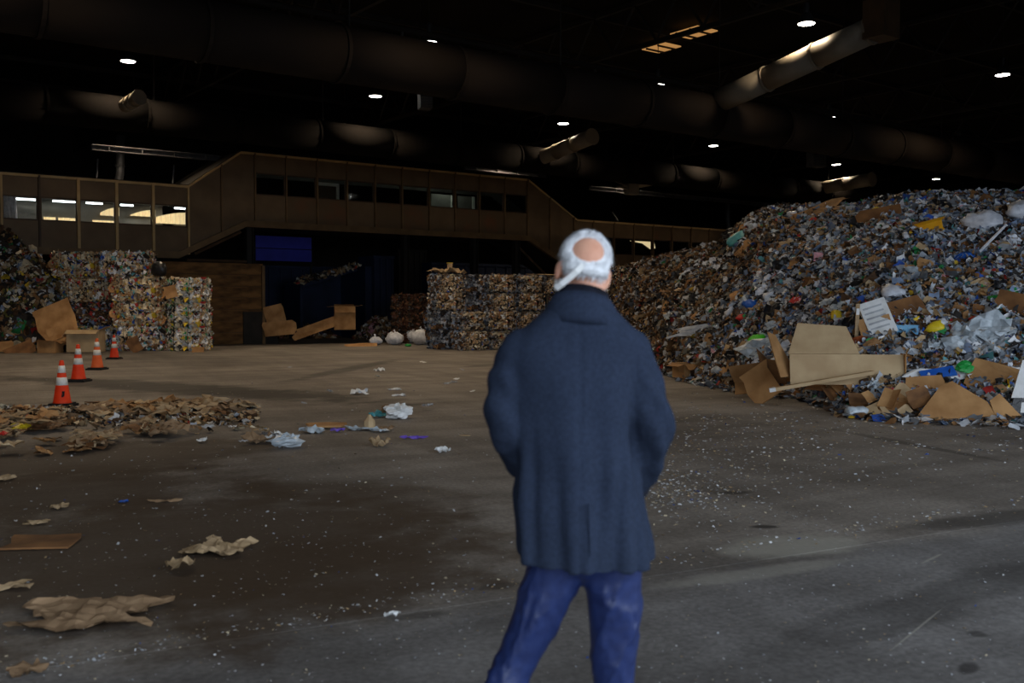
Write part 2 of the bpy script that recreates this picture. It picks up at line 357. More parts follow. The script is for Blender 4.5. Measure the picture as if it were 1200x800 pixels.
ceil = room_box('ceiling', ROOM_U0, ROOM_U1, -3.3, ROOM_V1, ROOF_Z, ROOF_Z + 0.2, 'roof_deck')
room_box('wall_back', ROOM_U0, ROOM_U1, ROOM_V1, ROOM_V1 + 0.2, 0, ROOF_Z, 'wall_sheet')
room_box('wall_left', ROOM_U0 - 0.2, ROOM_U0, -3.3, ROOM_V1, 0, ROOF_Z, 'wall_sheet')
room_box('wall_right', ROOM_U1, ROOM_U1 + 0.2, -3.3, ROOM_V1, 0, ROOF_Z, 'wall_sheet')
wf = MB()
for (a, b_, z0, z1) in ((ROOM_U0, DOOR_U0, 0, ROOF_Z), (DOOR_U1, ROOM_U1, 0, ROOF_Z), (DOOR_U0, DOOR_U1, DOOR_Z, ROOF_Z)):
    wf.box(((a + b_) / 2, DOOR_V - 0.15, (z0 + z1) / 2), (b_ - a, 0.3, z1 - z0))
o = wf.build('wall_front', 'wall_pale'); o.rotation_euler = (0, 0, ANG); struct(o)
# roof trusses (parts of the ceiling): chords and zigzag webs
tm = MB()
tm.box((0, 28, 11.45), (0.14, 60, 0.16)); tm.box((0, 28, 10.0), (0.14, 60, 0.14))
for k in range(30):
    a, b_ = -1 + k * 2.0, 1 + k * 2.0
    tm.tube([(0, a, 10.05), (0, (a + b_) / 2, 11.4)], 0.045, 6); tm.tube([(0, (a + b_) / 2, 11.4), (0, b_, 10.05)], 0.045, 6)
tme = tm.mesh('roof_truss', 'steel_dark')
for k in range(9):
    o = link('roof_truss', tme, ceil); o.location = (4.5 + 9.3 * k, 0, 0)
pm = MB().box((32, 0, 11.5), (92, 0.12, 0.18)).mesh('purlin', 'steel_dark')
for k in range(12):
    o = link('purlin', pm, ceil); o.location = (0, 3 + 4.6 * k, 0)

# ------------------------------------------------------------------ elevated gallery
GV = 38.9
gal = thing('elevated_gallery', W(0, GV, 0), ANG, 'long tan elevated walkway gallery with window bands crossing the hall', 'gallery')
def gu(px): return on_v(px, GV)[0]
GD = 3.2
def gpart(name, mb, m, parent=gal): return mb.build(name, m, parent)
def panel(pts, m='panel_tan', y0=0.02, y1=0.10): gpart('wall_panel', MB().prism(pts, y0, y1), m)
def post(px, z0, z1, m='post_tan', w=0.085):
    u = gu(px); gpart('post', MB().box((u, -0.02, (z0 + z1) / 2), (w, 0.12, z1 - z0)), m)
def window(ua, ub, z0, z1, pale=False, depth=0.06):
    fr = MB(); t = 0.05
    fr.box(((ua + ub) / 2, 0.05, z0 + t / 2), (ub - ua, 0.09, t)); fr.box(((ua + ub) / 2, 0.05, z1 - t / 2), (ub - ua, 0.09, t))
    fr.box((ua + t / 2, 0.05, (z0 + z1) / 2), (t, 0.09, z1 - z0 - 2 * t)); fr.box((ub - t / 2, 0.05, (z0 + z1) / 2), (t, 0.09, z1 - z0 - 2 * t))
    w = gpart('window_frame', fr, 'steel_brown')
    MB().box(((ua + ub) / 2, 0.06, (z0 + z1) / 2), (ub - ua - 2 * t, 0.008, z1 - z0 - 2 * t)).build('pane', 'window_glass', w)
LOW = [-60, -40, 4, 48.4, 93.8, 138.4, 181, 222]
LZ0, LZ1 = 3.55, 6.22
for i in range(1, len(LOW) - 1):
    a, b_ = gu(LOW[i]) + 0.03, gu(LOW[i + 1]) - 0.03
    panel([(a, LZ0 + 0.1), (b_, LZ0 + 0.1), (b_, 4.6), (a, 4.6)]); panel([(a, 5.47), (b_, 5.47), (b_, LZ1 - 0.06), (a, LZ1 - 0.06)])
    window(a, b_, 4.6, 5.47)
for i, p in enumerate(LOW[1:]): post(p, LZ0, LZ1, 'post_tan' if i not in (2,) else 'steel_brown', 0.1 if p in (93.8, 138.4, 181) else 0.07)
UZ0, UZ1 = 4.9, 7.75
uA0, uA1 = gu(210), gu(289)            # left ramp
uB0, uB1 = gu(619), gu(676)            # right ramp
def zb(u): return np.interp(u, [uA0, uA1, uB0, uB1], [LZ0, UZ0, UZ0, 3.3])
def zt(u): return np.interp(u, [gu(222), gu(284), uB0, uB1], [LZ1, UZ1, UZ1, 5.94])
RP = [222, 261, 300]
for i in range(2):
    a, b_ = gu(RP[i]) + 0.03, gu(RP[i + 1]) - 0.03
    if i == 1:
        k = gu(284); kb = uA1
        panel([(a, zb(a) + 0.1), (kb, UZ0 + 0.1), (b_, UZ0 + 0.1), (b_, UZ1 - 0.06), (k, UZ1 - 0.06), (a, zt(a) - 0.06)])
    else: panel([(a, zb(a) + 0.1), (b_, zb(b_) + 0.1), (b_, zt(b_) - 0.06), (a, zt(a) - 0.06)])
    post(RP[i + 1], float(zb(gu(RP[i + 1]))), float(zt(gu(RP[i + 1]))), 'beam_tan', 0.06)
UPP = [300, 336.4, 372.5, 407.3, 440, 471.6, 503.2, 533.3, 561.8, 591.3, 618]
for i in range(len(UPP) - 1):
    a, b_ = gu(UPP[i]) + 0.03, gu(UPP[i + 1]) - 0.03
    panel([(a, UZ0 + 0.1), (b_, UZ0 + 0.1), (b_, 6.07), (a, 6.07)], 'panel_rust' if i % 3 else 'panel_tan')
    panel([(a, 6.98), (b_, 6.98), (b_, UZ1 - 0.06), (a, UZ1 - 0.06)])
    window(a, b_, 6.07, 6.98)
    if i: post(UPP[i], UZ0, UZ1, 'beam_tan', 0.06)
post(618, UZ0, UZ1, 'beam_tan', 0.09)
RR = [618, 644, 672]
for i in range(2):
    a, b_ = gu(RR[i]) + 0.03, gu(RR[i + 1]) - 0.03
    panel([(a, float(zb(a)) + 0.1), (b_, float(zb(b_)) + 0.1), (b_, float(zt(b_)) - 0.06), (a, float(zt(a)) - 0.06)])
    post(RR[i + 1], float(zb(gu(RR[i + 1]))), float(zt(gu(RR[i + 1]))), 'beam_tan', 0.06)
RT = [672, 694.5, 719, 742, 764.5, 786.7, 808.8, 830, 852, 873, 894]
for i in range(len(RT) - 1):
    a, b_ = gu(RT[i]) + 0.03, gu(RT[i + 1]) - 0.03
    panel([(a, 3.4), (b_, 3.4), (b_, 4.24), (a, 4.24)]); panel([(a, 5.16), (b_, 5.16), (b_, 5.88), (a, 5.88)], 'panel_rust' if i == 4 else 'panel_tan')
    window(a, b_, 4.24, 5.16); post(RT[i + 1], 3.3, 5.94, 'beam_tan', 0.06)
def band(name, us, zs, h, y0, y1, m):        # a beam or slab that follows the gallery's bends
    mb = MB(); rings = [[(u, y0, z), (u, y1, z), (u, y1, z + h), (u, y0, z + h)] for u, z in zip(us, zs)]
    mb.loft(rings); return gpart(name, mb, m)
ends = (gu(-60), gu(894))
band('bottom_beam', [ends[0], uA0, uA1, uB0, uB1, ends[1]], [LZ0 - 0.16, LZ0 - 0.16, UZ0 - 0.16, UZ0 - 0.16, 3.14, 3.14], 0.26, -0.10, 0.10, 'beam_tan')
band('floor_slab', [ends[0], uA0, uA1, uB0, uB1, ends[1]], [LZ0 - 0.1, LZ0 - 0.1, UZ0 - 0.1, UZ0 - 0.1, 3.2, 3.2], 0.12, 0.10, GD, 'steel_dark')
band('top_rail', [ends[0], gu(222), gu(284), uB0, uB1, ends[1]], [LZ1 - 0.07, LZ1 - 0.07, UZ1 - 0.07, UZ1 - 0.07, 5.87, 5.87], 0.09, -0.05, 0.10, 'post_tan')
band('roof_slab', [ends[0], gu(222), gu(284), uB0, uB1, ends[1]], [LZ1, LZ1, UZ1, UZ1, 5.94, 5.94], 0.06, 0.0, GD, 'steel_dark')
band('back_wall', [ends[0], uA0, uA1, uB0, uB1, ends[1]], [LZ0, LZ0, UZ0, UZ0, 3.3, 3.3], 0.95, GD - 0.08, GD, 'room_grey')
band('back_wall', [ends[0], gu(222), gu(284), uB0, uB1, ends[1]], [LZ1 - 0.55, LZ1 - 0.55, UZ1 - 0.55, UZ1 - 0.55, 5.4, 5.4], 0.55, GD - 0.08, GD, 'room_grey')
MB().box(((ends[0] + gu(222)) / 2, GD - 0.04, 5.05), (gu(222) - ends[0], 0.06, 1.2)).build('back_wall', 'room_grey', gal)
# support columns and braces
for px, z1 in ((296, UZ0), (479, UZ0), (609, UZ0), (560, UZ0)):
    u = gu(px); mb = MB()
    for dx in (-0.13, 0.13): mb.box((u + dx, 0.3, z1 / 2 - 0.08), (0.03, 0.3, z1 - 0.16))
    mb.box((u, 0.3, z1 / 2 - 0.08), (0.26, 0.03, z1 - 0.16)); gpart('column', mb, 'steel_dark')
for (pa, za, pb, zb_) in ((232, 3.6, 286, 4.55), (222, 3.35, 292, 3.35), (612, 4.4, 655, 2.6)):
    gpart('brace', MB().tube([(gu(pa), 0.25, za), (gu(pb), 0.25, zb_)], 0.06, 6), 'steel_brown')
# inside: fluorescent tubes and translucent siding on the far side of the lower left run
for (pa, pb) in ((2, 44), (64, 96), (103, 122), (143, 158), (206, 222)):
    v = GV + 1.9; ua, ub = on_v(pa, v)[0], on_v(pb, v)[0]
    gpart('tube_lamp', MB().tube([(ua, 1.9, 5.52), (ub, 1.9, 5.52)], 0.035, 8), 'tube_light')
def sheet(px0, px1, z0, z1, curve=0.0, wave=0.03):
    v = GV + 2.9; ua, ub = on_v(px0, v)[0], on_v(px1, v)[0]; n = max(4, int((ub - ua) / 0.05)); mb = MB(); vs = []; fs = []
    for i in range(n + 1):
        t = i / n; y = 2.86 + wave * math.sin(i * math.pi / 2)
        top = z1 - curve * (1 - t) ** 2
        vs += [(ua + (ub - ua) * t, y, z0), (ua + (ub - ua) * t, y, top), (ua + (ub - ua) * t, y + 0.012, top), (ua + (ub - ua) * t, y + 0.012, z0)]
    for i in range(n):
        for k in range(4): fs.append((i * 4 + k, i * 4 + (k + 1) % 4, i * 4 + 4 + (k + 1) % 4, i * 4 + 4 + k))
    mb.add(vs, fs); gpart('translucent_sheet', mb, 'translucent_sheet')
for a in ((53, 67, 4.66, 4.98), (70, 95, 4.66, 4.98), (110, 140, 4.66, 4.95), (157, 176, 4.66, 4.86)): sheet(*a)
for (px0, px1, z0, z1) in ((119, 141, 5.15, 5.5), (154, 183, 5.2, 5.48), (184, 224, 4.95, 5.45)): sheet(px0, px1, z0, z1, 0.25)
sheet(186, 224, 4.62, 4.8)
mb = MB()
for k, pxx in enumerate((9, 13, 17, 20)):
    u = on_v(pxx, GV + 1.2)[0]; mb.tube([(u, 1.2, 4.5), (u - 0.06, 1.2, 5.7)], 0.09, 8)
tag(gpart('film_curtain', mb, 'film_white'), kind='stuff')
u0 = on_v(30, GV + 1.5)[0]
for px in (20, 100, 190):
    ld = bpy.data.lights.new('gallery_tube_light', 'AREA'); ld.energy = 40; ld.color = (1, 0.96, 0.88); ld.shape = 'RECTANGLE'; ld.size = 2; ld.size_y = 0.1
    lo = bpy.data.objects.new('gallery_tube_light', ld); COL.objects.link(lo); lo.parent = gal; lo.location = (on_v(px, GV + 1.7)[0], 1.7, 5.6)
# pale inner window frames in the upper run, lit
for (pa, pb, z0, z1, v, top) in ((373, 398, 6.0, 6.86, 0.6, True), (506, 531, 6.0, 6.9, 1.6, False), (537, 556, 6.0, 6.9, 1.6, False)):
    ua, ub = on_v(pa, GV + v)[0], on_v(pb, GV + v)[0]
    MB().box(((ua + ub) / 2, v + 0.05, (z0 + z1) / 2), (ub - ua, 0.03, z1 - z0)).build('inner_panel', 'room_grey' if not top else 'steel_brown', gal)
    MB().box((ub - 0.06, v, (z0 + z1) / 2), (0.13, 0.06, z1 - z0)).build('inner_jamb', 'frame_pale', gal)
    if top: MB().box(((ua + ub) / 2, v, z1 - 0.06), (ub - ua, 0.06, 0.13)).build('inner_lintel', 'frame_pale', gal)
for px, z, e in ((385, 7.3, 5), (530, 7.3, 12), (760, 5.6, 8), (835, 5.6, 6)):
    ld = bpy.data.lights.new('gallery_bulb', 'POINT'); ld.energy = e; ld.color = (0.9, 1.0, 0.86); ld.shadow_soft_size = 0.12
    lo = bpy.data.objects.new('gallery_bulb', ld); COL.objects.link(lo); lo.parent = gal; lo.location = (on_v(px, GV + 0.9)[0], 0.9, z)
    gpart('bulb', MB().ell((on_v(px, GV + 0.9)[0], 0.9, z + 0.12), (0.05, 0.05, 0.06)), 'lamp_shell')
for (pa, pb, v) in ((753, 766, 2.0),):
    ua, ub = on_v(pa, GV + v)[0], on_v(pb, GV + v)[0]; mb = MB()
    mb.prism([(ua - 1, 5.2), (ub, 5.2), (ub + 0.1, 4.85), (ub - 0.2, 4.75), (ua, 5.08)], v, v + 0.05); gpart('translucent_sheet', mb, 'translucent_sheet')

# ------------------------------------------------------------------ under and behind the gallery
# push wall of the bunker beside the left bales
ua, _ = on_v(180, 38.3); ub, _ = on_v(309, 38.3)
pw = thing('push_wall', W(ua, 38.3, 0), ANG, 'brown timber-faced push wall standing right of the left bale stack', 'wall')
L_ = ub - ua
MB().box((L_ / 2, 0.25, 1.5), (L_, 0.4, 3.0)).build('core', 'steel_brown', pw)
pm = MB().box((L_ / 2, 0, 0.0), (L_, 0.10, 0.44)).mesh('plank', 'push_wall')
for k in range(7):
    o = link('plank', pm, pw); o.location = (random.uniform(-0.04, 0.04), -0.01 * (k % 2), 0.25 + k * 0.46)
MB().box((L_ - 0.05, 0.1, 1.58), (0.12, 0.5, 3.16)).build('end_post', 'beam_tan', pw)
MB().prism([(L_ - 0.9, 0), (L_ + 0.6, 0), (L_ + 0.25, 1.3), (L_ - 0.9, 1.3)], -0.12, -0.04).build('wear_plate', 'steel_dark', pw)

# blue tarpaulin and blue containers
def on_uvpx(px, v): return on_v(px, v)[0]
def ribbed_box(name, u0, u1, v0, v1, z0, z1, m, label, cat, ribs=8):
    t = thing(name, W(u0, v0, 0), ANG, label, cat); Lx = u1 - u0; Ly = v1 - v0
    MB().box((Lx / 2, Ly / 2, (z0 + z1) / 2), (Lx - 0.1, Ly, z1 - z0)).build('body', m, t)
    rm = MB().box((0, -0.03, (z0 + z1) / 2), (0.09, 0.07, z1 - z0)).mesh('rib', m)
    for k in range(ribs): o = link('rib', rm, t); o.location.x = 0.1 + k * (Lx - 0.2) / (ribs - 1)
    MB().box((Lx / 2, -0.04, z1 - 0.06), (Lx, 0.1, 0.14)).build('top_rail', m, t)
    return t
ribbed_box('storage_container', on_uvpx(300, 46), on_uvpx(420, 46), 46, 48.4, 0, 3.5, 'blue_paint', 'dark blue ribbed container in the gloom behind the push wall', 'container', 10)
tp = thing('blue_tarpaulin', W(on_uvpx(301, 45.8), 45.8, 0), ANG, 'bright blue sheet panel glowing under the gallery above the container', 'panel')
Lt = on_uvpx(366, 45.8) - on_uvpx(301, 45.8)
for k in range(2):
    MB().box((Lt / 2, 0.05, 4.02 + k * 0.62), (Lt, 0.05, 0.58)).build('sheet', 'blue_tarp', tp)
MB().box((Lt / 2, 0.1, 4.3), (Lt + 0.2, 0.06, 0.06)).build('rail', 'steel_dark', tp)
for xx in (0.0, Lt): MB().box((xx, 0.12, 2.35), (0.09, 0.09, 4.7)).build('post', 'steel_dark', tp)
# hopper: open dark box with waste on its sloping rim
u0, u1 = on_uvpx(352, 42.5), on_uvpx(432, 42.5)
hp = thing('feed_hopper', W(u0, 42.5, 0), ANG, 'dark blue steel hopper with waste heaped along its sloping rim', 'hopper')
Lh = u1 - u0
MB().prism([(0, 0), (Lh, 0), (Lh, 3.4), (Lh * 0.85, 3.4), (0, 2.55)], 1.7, 1.8).build('rear_plate', 'blue_paint', hp)
MB().prism([(0, 0), (0.12, 0), (0.12, 2.55), (0, 2.55)], 0, 1.8).build('side_plate', 'blue_paint', hp)
MB().box((Lh - 0.3, 0.5, 1.7), (0.6, 2.6, 3.4)).build('side_tower', 'blue_paint', hp)
MB().prism([(0.0, 2.35), (Lh - 0.6, 3.2), (Lh - 0.6, 3.4), (0, 2.55)], 0, 0.1).build('rim_beam', 'blue_paint', hp)
n = 500; t_ = RNG.uniform(0, 0.85, n); P = np.stack([t_ * Lh, RNG.uniform(-0.1, 0.6, n), 2.62 + t_ * 0.95 + RNG.uniform(-0.08, 0.12, n)], 1)
o = link('rim_waste', np_mesh('rim_waste', [flakes(P, np.tile([0, -0.4, 1.0], (n, 1)), RNG.uniform(0.1, 0.3, n), RNG.uniform(0.5, 1, n), pal(PAL_PAPER, n))], 'debris'), hp); o['kind'] = 'stuff'
# blue machine frame beside it, and a grey shutter
ribbed_box('machine_cabinet', on_uvpx(437, 41.5), on_uvpx(462, 41.5), 41.5, 43, 0, 3.9, 'blue_paint', 'tall dark blue machine cabinet beside the hopper', 'cabinet', 4)
ribbed_box('roller_shutter', on_uvpx(466, 47), on_uvpx(500, 47), 47, 47.2, 0, 4.6, 'steel_dark', 'grey shutter in the shadow behind the orange bollard', 'shutter', 6)
ribbed_box('storage_container', on_uvpx(505, 46), on_uvpx(640, 46), 46, 48.4, 0, 3.9, 'blue_paint', 'dark blue container behind the middle bale stack', 'container', 12)
# bollard
bp_ = gp(457, 385); bo = thing('bollard', bp_, 0, 'orange steel bollard standing behind the heap of paper', 'bollard')
MB().lathe([(0.14, 0), (0.14, 0.03)], 14).build('base_plate', 'steel_dark', bo)
MB().lathe([(0.115, 0.02), (0.115, 1.45), (0.10, 1.52), (0.05, 1.56)], 14).build('pipe', 'bollard_yellow', bo, True)
MB().lathe([(0.118, 0.9), (0.118, 1.05)], 14).build('stripe', 'steel_dark', bo)

# ------------------------------------------------------------------ ducts, branches, lamps, heaters
def duct(name, v, z, r, u0, u1, label, m, seg=3.05):
    t = thing(name, W(u0, v, z), ANG, label, 'duct'); Ld = u1 - u0; n = int(round(Ld / seg)); s = Ld / n
    sm = MB().tube([(0.02, 0, 0), (s - 0.02, 0, 0)], r, 28).mesh('duct_section', m, True)
    fm = MB().tube([(-0.04, 0, 0), (0.04, 0, 0)], r + 0.035, 28).mesh('flange', m)
    hm = MB().tube([(0, 0, r), (0, 0, ROOF_Z - z)], 0.02, 6).mesh('hanger_rod', 'steel_dark')
    for k in range(n):
        o = link('duct_section', sm, t); o.location.x = k * s
        o = link('flange', fm, t); o.location.x = k * s
        if k % 2 == 0: o = link('hanger_rod', hm, t); o.location.x = k * s + 0.3
    return t
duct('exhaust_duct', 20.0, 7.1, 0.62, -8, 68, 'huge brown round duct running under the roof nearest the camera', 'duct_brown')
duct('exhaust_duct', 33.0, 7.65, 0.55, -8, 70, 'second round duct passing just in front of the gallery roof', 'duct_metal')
rail = thing('pipe_run', W(-8, 20.2, 7.95), ANG, 'thin pipe running along the top of the nearest big duct', 'pipe')
MB().tube([(0, 0, 0), (76, 0, 0)], 0.07, 8).build('pipe', 'duct_brown', rail)
for k in range(12): MB().box((2 + k * 6, 0, -0.12), (0.06, 0.06, 0.2)).build('saddle', 'steel_dark', rail)
def branch(p0, p1, r, label, m='duct_pale', box=False):
    d = p1 - p0; t = thing('branch_duct', p0, 0, label, 'duct')
    n = 3
    for k in range(n):
        a, b_ = d * (k / n), d * ((k + 1) / n); MB().tube([a, b_], r, 20).build('duct_section', m, t, True)
        e = d.normalized() * 0.03; MB().tube([b_ - e, b_ + e], r + 0.03, 20).build('flange', m, t)
    if box:
        bx = MB(); R = Matrix.Rotation(ANG, 4, 'Z'); R.translation = d + Vector((0, 0, 0.1))
        bx.box((0, -0.3, 0.1), (0.7, 0.6, 0.95), R); bo_ = bx.build('plenum_box', 'steel_brown', t)
        MB().box((0.0, -0.62, 0.1), (0.5, 0.05, 0.7), R).build('access_panel', 'steel_brown', bo_)
branch(at(846, 117, 29.0), at(1020, 36, 25.4), 0.34, 'slanting branch duct lit from above by the nearest lamp', box=True)
branch(at(632, 186, 42.0), at(694, 160, 39.0), 0.30, 'short slanting branch duct lit below the lamp over the man')
branch(at(930, 226, 55.0), at(1022, 210, 51.0), 0.34, 'slanting branch duct lit just above the waste pile crest')
branch(at(146, 124, 31), at(163, 114, 30.2), 0.2, 'stubby branch duct end above the left gallery windows')

lamp_spots = [(945, 28), (1175, 88), (440, 113), (660, 145), (836, 171), (980, 193), (1124, 168), (1097, 210), (972, 138), (503, 50), (150, 72), (771, 100)]
def lampat(px, py):
    for D in np.arange(15, 75, 0.1):
        p = at(px, py, D)
        if p.z >= 9.0: return p
LP = [lampat(*s) for s in lamp_spots]
LAB = ['large pendant lamp at the top right beside the slanting duct', 'pendant lamp at the far right under the roof', 'round pendant lamp between the two big ducts over the gallery stair',
       'round pendant lamp right above the man', 'round pendant lamp right of the short slanting duct', 'pendant lamp beside the hanging grey heater box', 'pendant lamp above the right side of the waste pile crest',
       'lowest pendant lamp just over the right crest of the waste pile', 'pendant lamp peeking over the near duct above the heater box', 'pendant lamp half hidden by the top edge of the near duct',
       'pendant lamp clipped by the near duct at the upper left', 'pendant lamp showing only a spark over the near duct by the skylights']
hid = [(11.6, 39.6), (20.6, 39.6), (29.6, 39.6), (38, 39.6), (12, 16.3), (2.5, 16.3), (5.5, 24), (0.5, 31.4)]
hl = ['pendant lamp behind the second duct above the left gallery windows', 'pendant lamp behind the second duct above the gallery stair', 'pendant lamp behind the second duct above the upper gallery end',
      'pendant lamp behind the second duct above the right gallery run', 'pendant lamp overhead outside the top of the picture', 'pendant lamp overhead at the left outside the picture', 'pendant lamp over the litter at the left outside the picture', 'pendant lamp over the left bales outside the picture']
shade = MB().lathe([(0.225, 0.02), (0.24, 0.0), (0.24, 0.02), (0.18, 0.16), (0.10, 0.28), (0.07, 0.30)], 24).mesh('shade', 'lamp_shell', True)
lens = MB().lathe([(0.215, 0.012), (0.215, -0.002), (0.12, -0.014)], 24).mesh('lens', 'lamp_lens')
ballast = MB().lathe([(0.085, 0.29), (0.085, 0.52), (0.03, 0.56)], 14).mesh('ballast', 'lamp_shell')
for i, p in enumerate(LP + [W(a, b_, 9.0) for a, b_ in hid]):
    t = thing('high_bay_lamp', p, 0, (LAB + hl)[i], 'lamp', 'pendant high bay lamps')
    link('shade', shade, t); link('lens', lens, t); link('ballast', ballast, t)
    MB().tube([(0, 0, 0.54), (0, 0, ROOF_Z - 9.0)], 0.012, 6).build('suspension_rod', 'steel_dark', t)
    ld = bpy.data.lights.new('lamp_light', 'SPOT'); ld.energy = LAMP_W * (1.0 if i != 0 else 0.8); ld.color = LAMP_COL; ld.spot_size = math.radians(150); ld.spot_blend = 0.6; ld.shadow_soft_size = 0.22
    lo = bpy.data.objects.new('lamp_light', ld); COL.objects.link(lo); lo.parent = t; lo.location = (0, 0, -0.06)
def heater(px, py, D, w, h, rz, label):
    p = at(px, py, D); t = thing('unit_heater', p, rz, label, 'heater')
    MB().box((0, 0.25, 0), (w, 0.5, h)).build('casing', 'steel_grey', t)
    n = 7
    sm = MB().box((0, 0, 0), (w - 0.06, 0.05, 0.03), Matrix.Rotation(0.5, 4, 'X')).mesh('louver', 'steel_grey')
    for k in range(n): o = link('louver', sm, t); o.location = (0, -0.03, -h / 2 + h * (k + 0.7) / n)
    for dx in (-w / 2 + 0.05, w / 2 - 0.05): MB().tube([(dx, 0.25, h / 2), (dx, 0.25, ROOF_Z - p.z)], 0.012, 6).build('hanger_rod', 'steel_dark', t)
heater(961, 186, 48, 0.8, 0.75, 0.5, 'grey louvered heater box hanging above the waste pile')
heater(500, 115, 33, 0.4, 0.62, 0.3, 'small grey heater panel hanging between the two ducts')
for k, (px, py, w, l) in enumerate(((775, 56, 0.9, 0.5), (813, 38, 1.05, 0.55))):
    p = None
    for D in np.arange(20, 60, 0.05):
        p = at(px, py, D)
        if p.z > 11.35: break
    t = MB().box((0, 0, 0), (w, l * 2.4, 0.04)).build('window_%d' % (k + 1), 'skylight_sheet'); t.location = p; t.rotation_euler = (0, 0, ANG); struct(t)
    for yy in (-0.3, 0.3): MB().box((0, yy * l * 2, -0.05), (w + 0.1, 0.05, 0.06)).build('glazing_bar', 'steel_dark', t)
# vent pipes, poles and a lit beam above the gallery roof
vp = thing('vent_pipe', W(on_v(143, 43)[0], 43, 6.0), ANG, 'grey curved vent pipe rising behind the left gallery roof', 'pipe')
MB().tube([(-1.4, 0, 0.15), (-0.7, 0, 0.17), (-0.3, 0, 0.3), (-0.08, 0, 0.6), (0, 0, 1.0), (0.05, 0, 2.6)], 0.17, 12).build('pipe', 'steel_grey', vp, True)
MB().lathe([(0.2, 1.3), (0.2, 1.4)], 14).build('clamp', 'steel_grey', vp)
vp = thing('vent_pipe', W(on_v(852, 43)[0], 43, 5.5), ANG, 'dark vent pipe rising beside the left crest of the pile', 'pipe')
MB().tube([(0.5, 0, 0.2), (0.2, 0, 0.8), (0.0, 0, 1.6), (-0.05, 0, 2.9)], 0.15, 12).build('pipe', 'steel_grey', vp, True)
MB().lathe([(0.18, 2.0), (0.18, 2.1)], 14).build('clamp', 'steel_grey', vp)
for px, lab in ((115, 'thin grey pole on the gallery roof left of the curved vent pipe'), (204, 'thin grey pole on the gallery roof beside the stair rise')):
    t = thing('roof_pole', W(on_v(px, 41)[0], 41, 6.28), ANG, lab, 'pole')
    MB().tube([(0, 0, 0), (0.08, 0, 1.0)], 0.035, 8).build('shaft', 'steel_grey', t); MB().box((0, 0, 0.03), (0.3, 0.3, 0.06)).build('base', 'steel_grey', t)
t = thing('conduit', W(on_v(722, 41)[0], 41, 6.0), ANG, 'pale slanting strut on the right gallery roof', 'pole')
MB().tube([(0.3, 0, 0), (-0.3, 0, 0.75)], 0.05, 8).build('shaft', 'steel_grey', t); MB().box((0.3, 0, 0.03), (0.25, 0.25, 0.06)).build('base', 'steel_grey', t)
def ibeam(px0, px1, v, z, label):
    ua, ub = on_v(px0, v)[0], on_v(px1, v)[0]
    t = thing('steel_beam', W(ua, v, z), ANG, label, 'beam'); Lb = ub - ua
    MB().box((Lb / 2, 0, 0), (Lb, 0.26, 0.04)).build('top_flange', 'steel_grey', t); MB().box((Lb / 2, 0, -0.2), (Lb, 0.26, 0.03)).build('bottom_flange', 'steel_grey', t)
    MB().box((Lb / 2, 0, -0.1), (Lb, 0.03, 0.18)).build('web', 'steel_grey', t)
    for k in range(4): MB().box((Lb * (k + 0.5) / 4, 0, -0.1), (0.03, 0.24, 0.18)).build('stiffener', 'steel_grey', t)
ibeam(110, 260, 40.6, 7.75, 'grey steel beam lit over the left gallery windows')
ibeam(545, 640, 40.2, 8.35, 'grey steel beam lit over the right end of the upper gallery')
ibeam(690, 900, 40.4, 7.95, 'grey steel beam above the right gallery run')
t = thing('beam_connection', at(740, 222, 52), ANG, 'pale bracket and splayed struts lit under the second duct', 'bracket')
MB().box((0, 0, 0), (0.7, 0.4, 0.55)).build('gusset', 'duct_pale', t)
for dz, dx in ((0.1, -1.5), (-0.25, -1.2)): MB().tube([(0, 0, 0), (dx, -0.2, dz + 0.3)], 0.06, 8).build('strut', 'duct_pale', t)
MB().tube([(0.2, 0, 0.2), (1.2, -0.8, 0.45)], 0.16, 12).build('strut', 'duct_pale', t)

# ------------------------------------------------------------------ the waste pile (right)
PX = np.array([640, 690, 716, 760, 800, 850, 864, 885, 905, 930, 960, 990, 1020, 1050, 1080, 1120, 1160, 1200, 1260, 1340], float)
PB = np.array([402, 408, 414, 428, 445, 455, 457, 459, 461, 464, 472, 482, 487, 488, 489, 490, 492, 494, 496, 498], float)
PT = np.array([345, 327, 317, 306, 299, 285, 268, 252, 246, 243, 243, 244, 240, 234, 231, 231, 229, 229, 224, 222], float)
PD = np.array([42, 38.5, 36, 33, 31, 29.5, 28, 27, 26, 25.2, 24.5, 24, 23.5, 23, 22.6, 22.3, 22, 22, 22, 22], float)
def vnoise(x, y, seed=0):
    r = np.random.default_rng(seed); s = 0
    for k in range(5):
        f = 0.35 * 1.9 ** k; a, b_, c, d = r.uniform(0, 6.28, 4); th = r.uniform(0, 3.14, 2)
        s = s + (np.sin(f * 3 * (x * np.cos(th[0]) + y * np.sin(th[0])) + a) * np.sin(f * 3 * (x * np.cos(th[1]) - y * np.sin(th[1])) + b_)) / 1.5 ** k
    return s / 2
